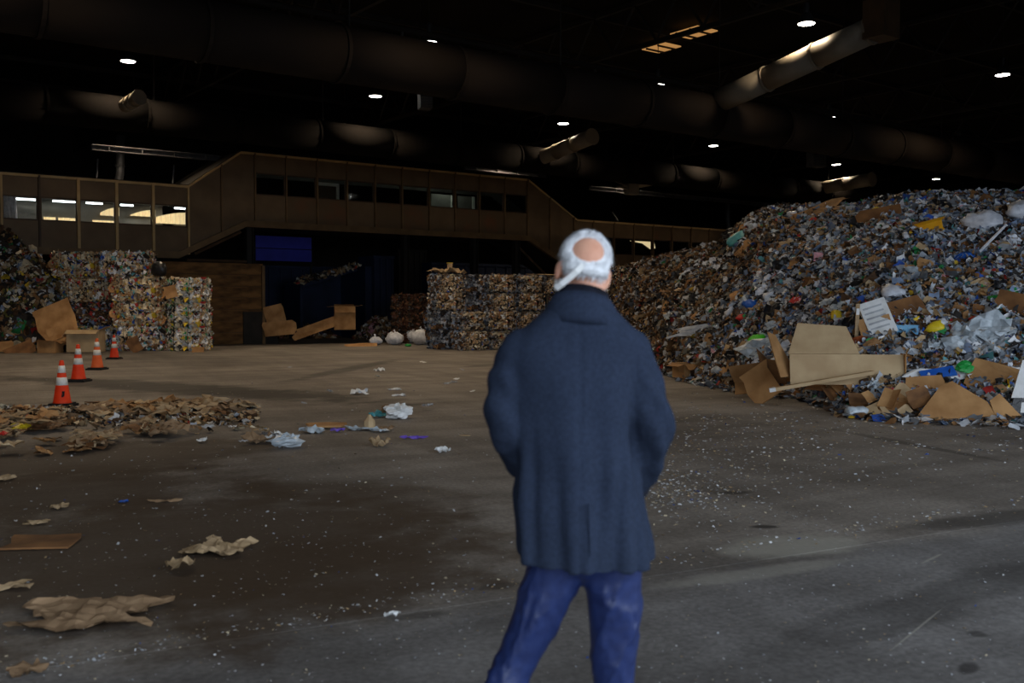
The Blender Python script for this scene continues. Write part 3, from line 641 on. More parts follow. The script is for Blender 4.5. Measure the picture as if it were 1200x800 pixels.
def pile_pt(px, a):
    """px: image column that names the section through the pile, a: 0 at the toe, 1 at the crest, more is behind the crest"""
    px = np.asarray(px, float); a = np.asarray(a, float)
    yb, yt, dt = np.interp(px, PX, PB), np.interp(px, PX, PT), np.interp(px, PX, PD)
    s = (px - 600) / F
    bb = -(yb - 400) / F; kb = -CAMZ / (-SP + bb * CP); Db = (CP + bb * SP) * kb; Xb = s * kb
    bt = -(yt - 400) / F; kt = dt / (CP + bt * SP); Zt = CAMZ + (-SP + bt * CP) * kt; Xt = s * kt
    ac = np.clip(a, 0, 1)
    X = Xb + (Xt - Xb) * ac; Y = Db + (dt - Db) * ac
    z = Zt * (1 - (1 - ac) ** 1.35)
    over = np.clip(a - 1, 0, 9)
    X = X + over * 8 * s; Y = Y + over * 8; z = z - over * 8 * (0.15 + 0.4 * np.clip(over * 2, 0, 1))
    bump = vnoise(X, Y, 3) * 0.16 * np.clip(a * 6, 0, 1) * np.clip(np.where(a > 1, 1, (1 - a) * 5 + 0.25), 0, 1)
    return np.stack([X, Y, np.maximum(z + bump, -0.02)], -1)
def pile_n(px, a):
    e = 0.01; p = pile_pt(px, a); du = pile_pt(np.asarray(px) + 1.5, a) - p; dv = pile_pt(px, np.asarray(a) + e) - p
    n = np.cross(du, dv); n /= np.linalg.norm(n, axis=-1)[..., None] + 1e-9
    return np.where(n[..., 2:3] < 0, -n, n)
cols = np.linspace(640, 1340, 141); rows = np.linspace(0, 1.6, 65)
G = pile_pt(np.repeat(cols, 65), np.tile(rows, 141))
ii, jj = np.meshgrid(np.arange(140), np.arange(64), indexing='ij'); i0 = (ii * 65 + jj).ravel()
Fq = np.stack([i0, i0 + 65, i0 + 66, i0 + 1], 1)
blocks = [(G, Fq, np.tile(np.array(srgb(52, 46, 42)[:3]), (len(G), 1)))]
def pile_samples(n, amax=1.15, pmin=645, pmax=1330):
    # even over the surface: weight by the local area
    px = RNG.uniform(pmin, pmax, n * 3); a = RNG.uniform(0, amax, n * 3)
    p = pile_pt(px, a); du = pile_pt(px + 1, a) - p; dv = pile_pt(px, a + 0.01) - p
    A = np.linalg.norm(np.cross(du, dv), axis=1); keep = RNG.uniform(0, 1, n * 3) < A / np.percentile(A, 92)
    idx = np.nonzero(keep)[0][:n]; return px[idx], a[idx]
px, a = pile_samples(95000); n = len(px)
P = pile_pt(px, a); Nn = pile_n(px, a)
wb = np.clip((900 - px) / 60 + (vnoise(P[:, 0], P[:, 1], 9)) * 1.2 + np.clip((a - 0.62) * 2.2, 0, 0.75), 0, 1)
isb = RNG.uniform(0, 1, n) < wb
C = np.where(isb[:, None], pal(PAL_BROWN, n) * 0.78, pal(PAL_MIX, n) * 1.12)
size = np.clip(RNG.lognormal(math.log(0.09), 0.42, n), 0.035, 0.24)
P = P + Nn * RNG.uniform(-0.02, 0.09, n)[:, None]
blocks.append(flakes(P, Nn, size, RNG.uniform(0.35, 1, n), C, 0.3, 0.75))
# spill along the toe
n = 2600; px = RNG.uniform(770, 1320, n); a0 = -np.abs(RNG.normal(0, 0.035, n)); P = pile_pt(px, np.zeros(n)); dirs = -P * np.array([1, 1, 0]); dirs /= np.linalg.norm(dirs, axis=1)[:, None]
P = P + dirs * (np.abs(RNG.normal(0, 0.35, n)))[:, None]; P[:, 2] = RNG.uniform(0.015, 0.06, n)
blocks.append(flakes(P, np.tile([0, 0, 1.0], (n, 1)), np.clip(RNG.lognormal(math.log(0.08), 0.5, n), 0.03, 0.3), RNG.uniform(0.4, 1, n), pal(PAL_MIX + [(14, BROWN)], n), 0.2, 0.35))
wp = link('waste_pile', np_mesh('waste_pile', blocks, 'debris'))
tag(wp, 'tall slope of mixed loose waste and plastic filling the right side', 'waste pile', kind='stuff')

# ---- single pieces: small builders in local axes (z up = away from the surface they lie on)
def board_mb(w, l, t=0.008, fold=0.0, f2=0.0, rs=None):
    """a sheet of board: two or three panels hinged along x, a torn outline"""
    rs = rs or random
    segs = [(-l / 2, 0, 0)]; y = 0
    pts = []
    n = 4; z = 0.0; yy = -l / 2; ang = 0
    prof = [(yy, z)]
    for k, fr in enumerate((0.45, 0.35, 0.2)):
        yy += l * fr * math.cos(ang); z += l * fr * math.sin(ang); prof.append((yy, z)); ang += fold if k == 0 else f2
    mb = MB(); rings = []
    for k, (y_, z_) in enumerate(prof):
        e0, e1 = rs.uniform(-0.08, 0.08) * w, rs.uniform(-0.08, 0.08) * w
        m_ = rs.uniform(-0.02, 0.02) * w
        rings.append([(-w / 2 + e0, y_, z_), (0, y_, z_ + m_), (w / 2 + e1, y_, z_), (w / 2 + e1, y_, z_ + t), (0, y_, z_ + t + m_), (-w / 2 + e0, y_, z_ + t)])
    mb.loft(rings); return mb
def sheet_mb(w, l, cr=0.12, n=6, rs=None, t=0.004):
    """a crumpled sheet of paper or film with a ragged edge"""
    rs = rs or random; ph = [rs.uniform(0, 6.3) for _ in range(6)]
    top = []
    for i in range(n + 1):
        for j in range(n + 1):
            x, y = (i / n - 0.5), (j / n - 0.5)
            edge = i in (0, n) or j in (0, n)
            jx, jy = (rs.uniform(-1, 1) * (0.10 if edge else 0.03) for _ in range(2))
            z = cr * (0.5 * math.sin(x * 9 + ph[0] + 3 * y) * math.sin(y * 8 + ph[1]) + 0.35 * math.sin((x + y) * 17 + ph[2]) * math.cos((x - y) * 15 + ph[3]) + rs.uniform(-0.25, 0.25) * 4 / n) + cr * 0.6
            lob = 1 + 0.22 * math.sin(7 * y + ph[4]) + 0.12 * math.sin(15 * y + ph[5]); lob2 = 1 + 0.2 * math.sin(8 * x + ph[5])
            top.append(((x * lob + jx * 5 / n) * w, (y * lob2 + jy * 5 / n) * l, max(z, 0.0) * min(w, l)))
    N_ = (n + 1) ** 2; vs = top + [(p[0], p[1], p[2] - t) for p in top]; fs = []
    for i in range(n):
        for j in range(n):
            a_ = i * (n + 1) + j; fs.append((a_, a_ + n + 1, a_ + n + 2, a_ + 1)); fs.append((N_ + a_, N_ + a_ + 1, N_ + a_ + n + 2, N_ + a_ + n + 1))
    mb = MB(); mb.add(vs, fs); return mb
def lump_mb(w, l, h, rough=0.22, rs=None, nu=12, nv=8):
    rs = rs or random; mb = MB(); ph = [rs.uniform(0, 6.3) for _ in range(6)]; rings = []
    for k in range(1, nv):
        th = math.pi * k / nv; ring = []
        for i in range(nu):
            a_ = 2 * math.pi * i / nu
            r = 1 + rough * (math.sin(3 * a_ + ph[0] + 2 * th) * math.sin(2 * th + ph[1]) + 0.6 * math.sin(5 * a_ + ph[2]) * math.sin(5 * th + ph[3])) + rs.uniform(-rough, rough) * 0.45
            ring.append((w / 2 * r * math.sin(th) * math.cos(a_), l / 2 * r * math.sin(th) * math.sin(a_), h / 2 - h / 2 * math.cos(th) * r))
        rings.append(ring)
    mb.loft(rings); return mb
def carton_mb(w, l, h, t=0.008, flap=0.5, rs=None):
    """an open carton: four walls, a bottom; the flaps are separate"""
    mb = MB(); mb.box((0, 0, t / 2), (w, l, t))
    for s_ in (-1, 1): mb.box((s_ * (w / 2 - t / 2), 0, h / 2 + t / 2), (t, l, h - t)); mb.box((0, s_ * (l / 2 - t / 2), h / 2 + t / 2), (w - 2 * t, t, h - t))
    return mb
def flap_mb(w, d, t=0.008): return MB().box((0, d / 2, 0), (w, d, t))
def carton(name, p, R, w, l, h, m, label, cat='box', group=None):
    t = thing(name, (0, 0, 0), 0, label, cat, group); place(t, p, R)
    carton_mb(w, l, h).build('body', m, t)
    for (x, y, rz, fw) in ((0, l / 2, 0, w), (0, -l / 2, math.pi, w), (w / 2, 0, -math.pi / 2, l), (-w / 2, 0, math.pi / 2, l)):
        o = flap_mb(fw * 0.96, min(w, l) * 0.42).build('flap', m, t); o.matrix_local = Matrix.Translation((x, y, h + 0.006)) @ Matrix.Rotation(rz, 4, 'Z') @ Matrix.Rotation(random.uniform(-1.1, 0.5), 4, 'X')
    return t
def bottle(name, p, R, s, m, label, group=None):
    t = thing(name, (0, 0, 0), 0, label, 'bottle', group); place(t, p, R)
    M = Matrix.Translation((0, 0, 0.09 * s)) @ Matrix.Rotation(math.pi / 2, 4, 'Y')
    MB().lathe([(0.075 * s, 0), (0.09 * s, 0.02 * s), (0.09 * s, 0.12 * s), (0.08 * s, 0.16 * s), (0.09 * s, 0.2 * s), (0.09 * s, 0.3 * s), (0.035 * s, 0.42 * s), (0.032 * s, 0.46 * s)], 10, M).build('body', m, t, True)
    MB().lathe([(0.04 * s, 0.455 * s), (0.04 * s, 0.50 * s)], 10, M).build('cap', 'plastic_blue', t)
    return t
def pile_frame(px, py):
    """point of the pile's face seen at pixel (px, py), and its normal"""
    aa = np.linspace(0, 1.05, 400); P_ = pile_pt(np.full(400, px), aa)
    ys = np.array([px_of(p)[1] for p in P_]); k = int(np.argmin(np.abs(ys - py)))
    return Vector(P_[k]), Vector(pile_n(np.array([px]), np.array([aa[k]]))[0])
def frame_to(p, toward, spin=0.0): return basis(toward, spin)
def lay(o, px, py, lift=0.03, spin=None, lean=0.0, face=None):
    p, n_ = pile_frame(px, py)
    if face: n_ = (n_ * (1 - face) + Vector((-p.x * 0.05, -1, 0.25)).normalized() * face).normalized()
    R = basis(n_, random.uniform(0, 6.28) if spin is None else spin)
    return place(o, p + n_ * lift, R)

# named pieces on and at the foot of the pile
def piece(name, mb, m, label, cat, smooth=False): return tag(mb.build(name, m, None, smooth), label, cat)
p0 = gp(985, 472)
# the big flattened carton: leaning panel, front panel, flap
t = thing('flattened_carton', (0, 0, 0), 0, 'largest tan corrugated carton lying open at the foot of the waste pile', 'box')
place(t, at(993, 450, 14.75), Matrix.Rotation(-0.12, 3, 'Z'))
MB().box((0.0, 0, 0.22), (1.65, 0.014, 0.46), Matrix.Rotation(-0.25, 4, 'X')).build('front_panel', 'cardboard_pale', t)
M = Matrix.Translation((-0.42, 0.14, 0.44)) @ Matrix.Rotation(-0.75, 4, 'X')
MB().prism([(-0.42, 0), (0.62, 0), (0.5, 0.55), (-0.22, 0.62)], -0.007, 0.007).build('lid_panel', 'cardboard_pale', t).matrix_local = M
MB().prism([(-0.2, 0), (0.28, 0.0), (0.2, 0.7), (0.02, 0.75)], -0.007, 0.007).build('side_panel', 'cardboard', t).matrix_local = Matrix.Translation((-0.86, 0.05, 0.1)) @ Matrix.Rotation(0.9, 4, 'Z') @ Matrix.Rotation(-0.5, 4, 'X')
MB().box((0.83, 0.14, 0.22), (0.014, 0.3, 0.46)).build('end_panel', 'cardboard', t)
# long cardboard strip
t = thing('cardboard_beam', (0, 0, 0), 0, 'long narrow tan cardboard packing beam lying before the largest carton', 'cardboard')
pa, pb = at(902, 457, 14.75), at(1024, 436, 14.45); d = pb - pa
place(t, pa, basis(d.normalized()))
MB().box((0, 0, d.length / 2), (0.16, 0.05, d.length)).build('channel', 'cardboard_pale', t)
MB().box((0, 0, 0.04), (0.165, 0.055, 0.09)).build('label_sticker', 'paper_white', t)
# leaning dark slab
t = piece('cardboard_slab', board_mb(0.5, 0.6, 0.03, 0.12), 'cardboard', 'brown slab of cardboard propped on edge left of the long packing beam', 'cardboard')
place(t, at(893, 450, 15.9), basis(Vector((-0.55, -0.8, 0.45)), 0.7))
tag(place(board_mb(0.5, 0.55, 0.01, 0.8).build('cardboard_fold', 'cardboard'), at(876, 446, 17.2), basis(Vector((-0.2, -0.7, 0.7)), 0.2)), 'folded tan cardboard leaf behind the propped brown slab', 'cardboard')
tag(place(board_mb(0.55, 0.6, 0.01, 0.5).build('cardboard_fold', 'cardboard_wet'), at(900, 432, 17.0), basis(Vector((0.3, -0.6, 0.7)), 1.2)), 'dark wet cardboard leaf above the propped brown slab', 'cardboard')
carton('carton', at(805, 442, 20.6), Matrix.Rotation(0.5, 3, 'Z'), 0.45, 0.4, 0.28, 'cardboard', 'small tan carton alone at the left foot of the waste pile')
# newspaper style box
t = thing('printed_carton', (0, 0, 0), 0, 'white printed carton with blue end tumbling on the middle slope', 'box')
p, n_ = pile_frame(1030, 384); place(t, p + n_ * 0.16, basis(Vector((-0.3, -0.9, 0.4)), 0.35))
MB().box((0, 0, 0), (0.42, 0.62, 0.14)).build('body', 'paper_white', t)
MB().box((0.32, -0.2, 0.0), (0.55, 0.16, 0.12), Matrix.Rotation(-0.35, 4, 'Z')).build('blue_end', 'plastic_lightblue', t)
for k in range(5): MB().box((-0.02, 0.2 - k * 0.09, 0.072), (0.3, 0.03, 0.003)).build('print_line', 'paper_grey', t)
lay(piece('crate_fragment', board_mb(0.5, 0.42, 0.03, 0.9, 0.6), 'plastic_orange', 'orange-yellow plastic crate fragment high on the waste pile', 'crate'), 1090, 272, 0.08, 0.3, face=0.7)
# big tan board right front
t = thing('flattened_box', (0, 0, 0), 0, 'wide creased tan box blank lying at the right foot of the pile', 'box')
place(t, at(1126, 489, 13.2), basis(Vector((-0.1, -0.72, 0.7)), 0.12))
MB().prism([(-0.62, 0.0), (0.45, -0.02), (0.42, 0.22), (0.08, 0.62), (-0.1, 0.55)], -0.006, 0.006).build('main_panel', 'cardboard', t).matrix_local = Matrix.Rotation(-math.pi / 2, 4, 'X')
MB().prism([(0.44, -0.05), (0.78, -0.08), (0.6, 0.32), (0.44, 0.22)], -0.006, 0.006).build('side_flap', 'cardboard', t).matrix_local = Matrix.Rotation(-math.pi / 2 + 0.12, 4, 'X')
t = thing('display_panel', (0, 0, 0), 0, 'white upright panel with black base at the right picture edge', 'panel')
place(t, at(1196, 494, 13.2), Matrix.Rotation(-0.25, 3, 'Z') @ Matrix.Rotation(-0.25, 3, 'X'))
MB().prism([(-0.10, 0.32), (0.34, 0.32), (0.36, 0.82), (0.06, 0.84)], 0, 0.04).build('white_face', 'paper_white', t)
MB().prism([(-0.16, 0.0), (0.34, 0.0), (0.34, 0.31), (-0.07, 0.31)], 0, 0.05).build('black_base', 'film_black', t)
MB().prism([(0.0, 0.12), (0.12, 0.12), (0.14, 0.26), (0.02, 0.26)], -0.01, 0.0).build('white_sticker', 'paper_white', t)
t = thing('detergent_sleeve', (0, 0, 0), 0, 'blue and white printed sleeve with green tip near the right foot', 'packaging')
p, n_ = pile_frame(1100, 446); place(t, p + n_ * 0.08, basis(Vector((-0.1, -0.75, 0.65)), 0.22))
sheet_mb(0.95, 0.32, 0.1).build('white_film', 'paper_white', t)
MB().box((-0.05, 0.0, 0.075), (0.5, 0.17, 0.02)).build('blue_print', 'plastic_blue', t); lump_mb(0.26, 0.22, 0.1).build('green_tip', 'plastic_green', t).location = (0.36, 0.02, 0.04)
SPEC = [  # name, builder, material, px, py, label, category
    ('green_bag', lump_mb(0.34, 0.24, 0.12), 'plastic_green', 1170, 358, 'green film scrap on the right side of the slope', 'bag'),
    ('lime_bag', lump_mb(0.34, 0.26, 0.14), 'plastic_lime', 890, 402, 'bright lime green bag above the propped brown slab', 'bag'),
    ('yellow_bag', lump_mb(0.28, 0.2, 0.12), 'plastic_yellow', 1096, 388, 'bright yellow wrapper at mid slope right of the printed carton', 'wrapper'),
    ('red_bag', lump_mb(0.3, 0.18, 0.12), 'plastic_red', 1146, 381, 'red wrapper right of the bright yellow wrapper', 'wrapper'),
    ('red_bag', lump_mb(0.24, 0.16, 0.1), 'plastic_red', 871, 375, 'small red wrapper above the lime green bag', 'wrapper'),
    ('blue_bag', lump_mb(0.36, 0.22, 0.14), 'plastic_blue', 881, 360, 'blue film bag on the left middle slope', 'bag'),
    ('blue_bag', lump_mb(0.4, 0.2, 0.12), 'plastic_blue', 1128, 306, 'blue film bag below the pale stick', 'bag'),
    ('yellow_bag', lump_mb(0.26, 0.2, 0.12), 'plastic_yellow', 984, 374, 'yellow wrapper left of the printed carton', 'wrapper'),
    ('white_bag', lump_mb(0.75, 0.5, 0.3), 'film_white', 1152, 268, 'large white bag under the right crest of the pile', 'bag'),
    ('white_bag', lump_mb(0.6, 0.42, 0.3), 'film_white', 1192, 256, 'white bag at the right picture edge under the crest', 'bag'),
    ('white_bag', lump_mb(0.4, 0.32, 0.2), 'film_white', 1046, 350, 'round white bag above the printed carton', 'bag'),
    ('teal_bag', lump_mb(0.45, 0.5, 0.2), 'plastic_teal', 866, 285, 'teal film bag at the left shoulder of the pile', 'bag'),
    ('brown_sheet', board_mb(0.55, 0.5, 0.01, 0.1), 'cardboard', 876, 296, 'square brown board just right of the teal bag', 'cardboard'),
    ('rust_cloth', sheet_mb(0.45, 0.4, 0.25), 'rust_cloth', 994, 408, 'rust brown crumpled cloth behind the largest carton', 'cloth'),
    ('clear_film', sheet_mb(0.7, 0.5, 0.3, 10), 'film_clear', 1138, 405, 'wide clear film sheet above the right foot of the pile', 'film'),
    ('clear_film', sheet_mb(0.7, 0.5, 0.3), 'film_clear', 893, 414, 'clear film sheet just left of the largest carton lid', 'film'),
    ('white_film', sheet_mb(0.45, 0.5, 0.25), 'film_white', 924, 420, 'white film sheet tucked beside the largest carton', 'film'),
    ('clear_film', sheet_mb(0.7, 0.6, 0.3), 'film_clear', 1160, 392, 'clear film heap below the green film scrap', 'film'),
    ('brown_board', board_mb(0.8, 0.5, 0.01, 0.35), 'cardboard', 1165, 448, 'curved brown board above the wide box blank', 'cardboard'),
    ('brown_board', board_mb(0.55, 0.5, 0.01, 0.2), 'cardboard', 1085, 462, 'tan board standing left of the wide box blank', 'cardboard'),
    ('brown_board', board_mb(0.7, 0.6, 0.01, 0.3), 'cardboard_wet', 1060, 372, 'dark wet board right of the printed carton', 'cardboard'),
    ('brown_board', board_mb(0.9, 0.6, 0.01, 0.3), 'cardboard_wet', 1030, 260, 'broad dark board just under the crest of the pile', 'cardboard'),
    ('brown_board', board_mb(0.8, 0.7, 0.01, 0.3), 'cardboard_wet', 1190, 370, 'dark brown board at the right picture edge on the slope', 'cardboard'),
    ('brown_board', board_mb(0.5, 0.6, 0.01, 0.4), 'cardboard', 1030, 395, 'tan board standing under the printed carton', 'cardboard'),
    ('orange_film', sheet_mb(1.2, 0.5, 0.2), 'cardboard', 962, 250, 'orange brown sheet lying along the crest at its left part', 'sheet'),
    ('grey_mat', sheet_mb(1.3, 0.3, 0.2), 'paper_grey', 822, 390, 'long pale grey strip slanting on the left slope', 'strip'),
]
for nm, mb, m, px, py, lab, cat in SPEC:
    lay(piece(nm, mb, m, lab, cat, nm.endswith('bag')), px, py, 0.05, random.uniform(-0.6, 0.6), face=0.35)
t = thing('pale_stick', (0, 0, 0), 0, 'thin white stick poking from the upper right slope', 'stick'); p, n_ = pile_frame(1142, 300); place(t, p, basis(Vector((0.65, -0.2, 0.75))))
MB().tube([(0, 0, 0), (0, 0, 0.75)], [0.03, 0.022], 8).build('shaft', 'film_white', t); MB().ell((0, 0, 0.75), (0.035, 0.035, 0.02)).build('tip', 'film_white', t)
t = thing('wood_batten', (0, 0, 0), 0, 'short upright wood batten beside the rust brown cloth', 'batten'); p, n_ = pile_frame(1003, 402); place(t, p, basis(Vector((0, -0.1, 1))))
MB().box((0, 0, 0.3), (0.06, 0.03, 0.65)).build('batten', 'wood_pale', t); MB().box((0, -0.017, 0.5), (0.05, 0.006, 0.1)).build('sticker', 'paper_white', t)

# repeats on the slope: built once per kind and variant, then copied
TONE = {'cardboard': 'tan', 'cardboard_wet': 'dark brown', 'cardboard_pale': 'pale tan', 'paper_white': 'white', 'paper_grey': 'grey', 'film_white': 'milky white', 'film_clear': 'grey translucent', 'film_black': 'black', 'kraft_paper': 'brown', 'paper_tan': 'light tan', 'plastic_red': 'red', 'plastic_yellow': 'yellow'}
def side_of(px): return 'left part' if px < 900 else ('centre left part' if px < 1000 else ('centre right part' if px < 1100 else 'right part'))
def strew(name, meshes, count, label, cat, group, smin, smax, arange, prange=(780, 1196), face=0.3, cap=None):
    px, a = pile_samples(count * 6, 1.0, prange[0], prange[1]); ok = (a >= arange[0]) & (a <= arange[1]); px = px[ok][:count]; a = a[ok][:count]
    P_ = pile_pt(px, a); N_ = pile_n(px, a)
    for k in range(len(px)):
        o = bpy.data.objects.new(name, meshes[k % len(meshes)]); COL.objects.link(o); tag(o, label.format(tone=TONE[o.data.materials[0].name], side=side_of(px[k])), cat, group)
        n_ = (Vector(N_[k]) * (1 - face) + Vector((random.uniform(-0.6, 0.4), -1, random.uniform(-0.2, 0.6))).normalized() * face).normalized()
        s_ = random.uniform(smin, smax)
        o.matrix_local = Matrix.Translation(Vector(P_[k]) + n_ * 0.06) @ basis(n_, random.uniform(0, 6.28)).to_4x4() @ Matrix.Diagonal((s_, s_ * random.uniform(0.7, 1.2), s_, 1))
boards = [board_mb(0.4, 0.45, 0.012, random.uniform(-0.2, 0.9), random.uniform(-0.3, 0.6)).mesh('cardboard_piece', m) for m in ('cardboard', 'cardboard_wet', 'cardboard', 'cardboard_wet', 'cardboard_pale')]
papers = [sheet_mb(0.34, 0.4, random.uniform(0.15, 0.4), 5).mesh('paper_scrap', m) for m in ('paper_white', 'paper_grey', 'paper_white', 'film_white')]
films = [sheet_mb(0.5, 0.4, random.uniform(0.25, 0.5), 6).mesh('film_scrap', m) for m in ('film_clear', 'film_clear', 'film_white', 'film_clear')]
bags = [lump_mb(0.34, 0.26, 0.18).mesh('plastic_bag', m, True) for m in ('film_white', 'film_clear', 'film_black', 'film_white')]
blk = [sheet_mb(0.5, 0.4, 0.35, 5).mesh('black_film', 'film_black')]
for lo, hi, zone, mult in ((0.0, 0.33, 'the lower slope', 1.0), (0.33, 0.68, 'the middle slope', 1.0), (0.68, 1.0, 'the upper slope', 1.0)):
    sc_ = 0.8 if lo < 0.3 else 1.0
    strew('cardboard_piece', boards, 38, "small {tone} cardboard piece on the waste pile's %s, {side}" % zone[4:], 'cardboard', 'cardboard pieces on ' + zone, 0.35 * sc_, 0.85 * sc_, (lo, hi))
    strew('paper_scrap', papers, 34, "crumpled {tone} paper scrap on the waste pile's %s, {side}" % zone[4:], 'paper', 'paper scraps on ' + zone, 0.28, 0.6, (lo, hi))
    strew('film_scrap', films, 26, "crumpled {tone} film scrap on the waste pile's %s, {side}" % zone[4:], 'film', 'film scraps on ' + zone, 0.32, 0.65, (lo, hi))
    strew('plastic_bag', bags, 14, "small {tone} bag lump on the waste pile's %s, {side}" % zone[4:], 'bag', 'bag lumps on ' + zone, 0.4, 0.75, (lo, hi))
    strew('black_film', blk, 8, "black plastic film scrap on the waste pile's %s, {side}" % zone[4:], 'film', 'black film on ' + zone, 0.5, 0.9, (lo, hi))
# cardboard litter along the foot of the pile
k = 0
for i in range(46):
    px = random.uniform(930, 1185); p = Vector(pile_pt(np.array([px]), np.array([0.0]))[0]); d = Vector((-p.x, -p.y, 0)).normalized()
    p = p + d * (random.uniform(-0.6, 0.28) if not 1080 < px < 1178 else random.uniform(-0.7, -0.25)); p.z = random.uniform(0.06, 0.3)
    o = bpy.data.objects.new('cardboard_shred', boards[i % 5]); COL.objects.link(o); tag(o, '%s cardboard shred at the pile foot, %s' % (TONE[o.data.materials[0].name], 'left of the largest carton' if px < 960 else ('below the largest carton' if px < 1030 else ('left of the wide box blank' if px < 1085 else ('before the wide box blank' if px < 1150 else 'beside the white upright panel')))), 'cardboard', 'cardboard shreds at the pile foot')
    s_ = random.uniform(0.4, 0.9)
    o.matrix_local = Matrix.Translation(p) @ basis(Vector((random.uniform(-0.6, 0.6), -0.55, random.uniform(0.3, 1))), random.uniform(0, 6.28)).to_4x4() @ Matrix.Diagonal((s_, s_ * 0.8, s_, 1))
for (px, py, m, lab) in ((992, 489, 'film_clear', 'pale squashed bottle lying before the cardboard shreds'), (1045, 484, 'film_white', 'long white bottle lying at the pile foot'), (950, 455, 'film_white', 'white printed bottle under the long packing beam')):
    p = gp(px, py); bottle('bottle', p, Matrix.Rotation(random.uniform(-0.4, 0.4), 3, 'Z'), 0.85, m, lab)

# ------------------------------------------------------------------ bales
def bale_mesh(name, L_, H_, Wd, palette, seed, vertical=0.0, chip=0.11, dens=1.0, side=None, tone=1.0):
    rng = np.random.default_rng(seed); blocks = []
    # core box
    m = MB().box((0, 0, H_ / 2), (L_ - 0.26, Wd - 0.26, H_ - 0.16)); blocks.append((np.array(m.v), np.array(m.f), np.tile(np.array(srgb(26, 21, 17)[:3]), (8, 1))))
    for (ax, s_, A, B) in ((1, -1, L_, H_), (0, -1, Wd, H_), (0, 1, Wd, H_), (2, 1, L_, Wd), (1, 1, L_, H_)):
        n = int(A * B * 330 * dens * (0.4 if (ax, s_) == (1, 1) else 1)); a = rng.uniform(-0.5, 0.5, n) * A; b_ = rng.uniform(-0.5, 0.5, n) * B; P_ = np.zeros((n, 3)); Nn_ = np.zeros((n, 3))
        bulge = -0.13 * np.maximum(np.abs(2 * a / A), np.abs(2 * b_ / B)) ** 5 + 0.03 * np.sin(a * 7 + seed) * np.sin(b_ * 9 + seed) + rng.uniform(-0.03, 0.04, n)
        if ax == 1: P_[:, 0] = a * 0.97; P_[:, 2] = b_ * 0.93 + H_ / 2; P_[:, 1] = s_ * (Wd / 2 - 0.03 + bulge)
        if ax == 0: P_[:, 1] = a; P_[:, 2] = b_ + H_ / 2; P_[:, 0] = s_ * (L_ / 2 - 0.03 + bulge)
        if ax == 2: P_[:, 0] = a; P_[:, 1] = b_; P_[:, 0] *= 0.9; P_[:, 1] *= 0.88; P_[:, 2] = H_ - 0.05 + bulge * 0.3
        Nn_[:, ax] = s_
        blocks.append(flakes(P_, Nn_, np.clip(rng.lognormal(math.log(chip), 0.35, n), 0.04, 0.28), rng.uniform(0.4, 1, n), pal(side if (side and ax == 0) else palette, n, rng) * tone, 0.3, 0.45, rng, vertical))
    return np_mesh(name, blocks, 'debris')
bale_n = [0]
def bale(me, L_, H_, Wd, p, rz, label, group, ties=3):
    t = thing('waste_bale', p, rz, label, 'bale', group); link('pressed_mass', me, t)['kind'] = 'stuff'
    key = (L_, H_, Wd)
    if key not in bale_t:
        b = MB(); w2, h2 = Wd / 2 + 0.045, H_ + 0.01
        b.tube([(0, -w2, 0.03), (0, -w2, h2), (0, w2, h2), (0, w2, 0.03), (0, -w2, 0.03)], 0.006, 5); bale_t[key] = b.mesh('wire_tie', 'wire')
    for k in range(ties):
        o = link('wire_tie', bale_t[key], t); o.location.x = L_ * ((k + 0.5) / ties - 0.5)
    return t
bale_t = {}
WARM = [(22, CREAM), (16, TAN), (8, WHITE), (10, BROWN), (6, DARK), (3, RED), (3, YEL), (2, BLUE), (3, TEAL)]
COOL = [(16, PALE), (12, CREAM), (10, WHITE), (8, TAN), (7, DARK), (3, RED), (4, BLUE), (4, GREEN), (3, YEL), (6, TEAL)]
LB = [bale_mesh('left_bale', 1.72, 0.84, 1.3, p_, 20 + k, 0.0, 0.1, 1.1, tone=t_) for k, (p_, t_) in enumerate(((PAL_BALE, 1.5), (WARM, 1.4), (COOL, 1.3), (WARM, 1.15)))]
LBp = bale_mesh('left_bale_pale', 1.35, 0.82, 1.2, [(20, CREAM), (12, WHITE), (8, TAN), (8, PALE), (4, GREEN), (6, DARK), (3, RED), (2, YEL)], 31, 0.3, 0.1, 1.1, tone=1.3)
LBd = bale_mesh('left_bale_dark', 1.72, 0.84, 1.3, [(20, DBROWN), (14, DARK), (8, BROWN), (6, RED), (6, BLUEGREY), (8, TAN), (5, PALE)], 33, 0.5, 0.11)
ra = 0.22
def lb(px, py, D, me, label, L_=1.72, H_=0.84, Wd=1.3, rot=ra):
    p = at(px, py, D); p.z = max(p.z, 0.0); bale(me, L_, H_, Wd, p, rot + random.uniform(-0.03, 0.03), label, 'bales in the left stack')
for (px, row, me, label) in (
    (95, 3, LB[1], 'left bale of the topmost row in the left stack'), (153, 3, LB[0], 'right bale of the topmost row in the left stack'),
    (106, 2, LB[3], 'left bale of the third row up in the left stack'), (166, 2, LB[1], 'bale of the third row up under the topmost right bale'),
    (108, 1, LBd, 'dark reddish bale with slanting strips behind the leaning cardboard'), (167, 1, LB[1], 'middle bale of the second row up in the left stack'),
    (112, 0, LB[2], 'floor bale hidden partly by the tan carton and cones'), (170, 0, LB[0], 'middle bale on the floor behind the farthest cone')):
    D = 35.0 - (px - 100) * 0.003; p = at(px, 400, D); p.z = row * 0.855; p.y += (0.1, -0.12, 0.05, -0.08, 0.14, -0.06, 0.1, -0.1)[bale_n[0] % 8]; bale_n[0] += 1
    bale(me, 1.72, 0.84, 1.3, p, ra + random.uniform(-0.03, 0.03), label, 'bales in the left stack')
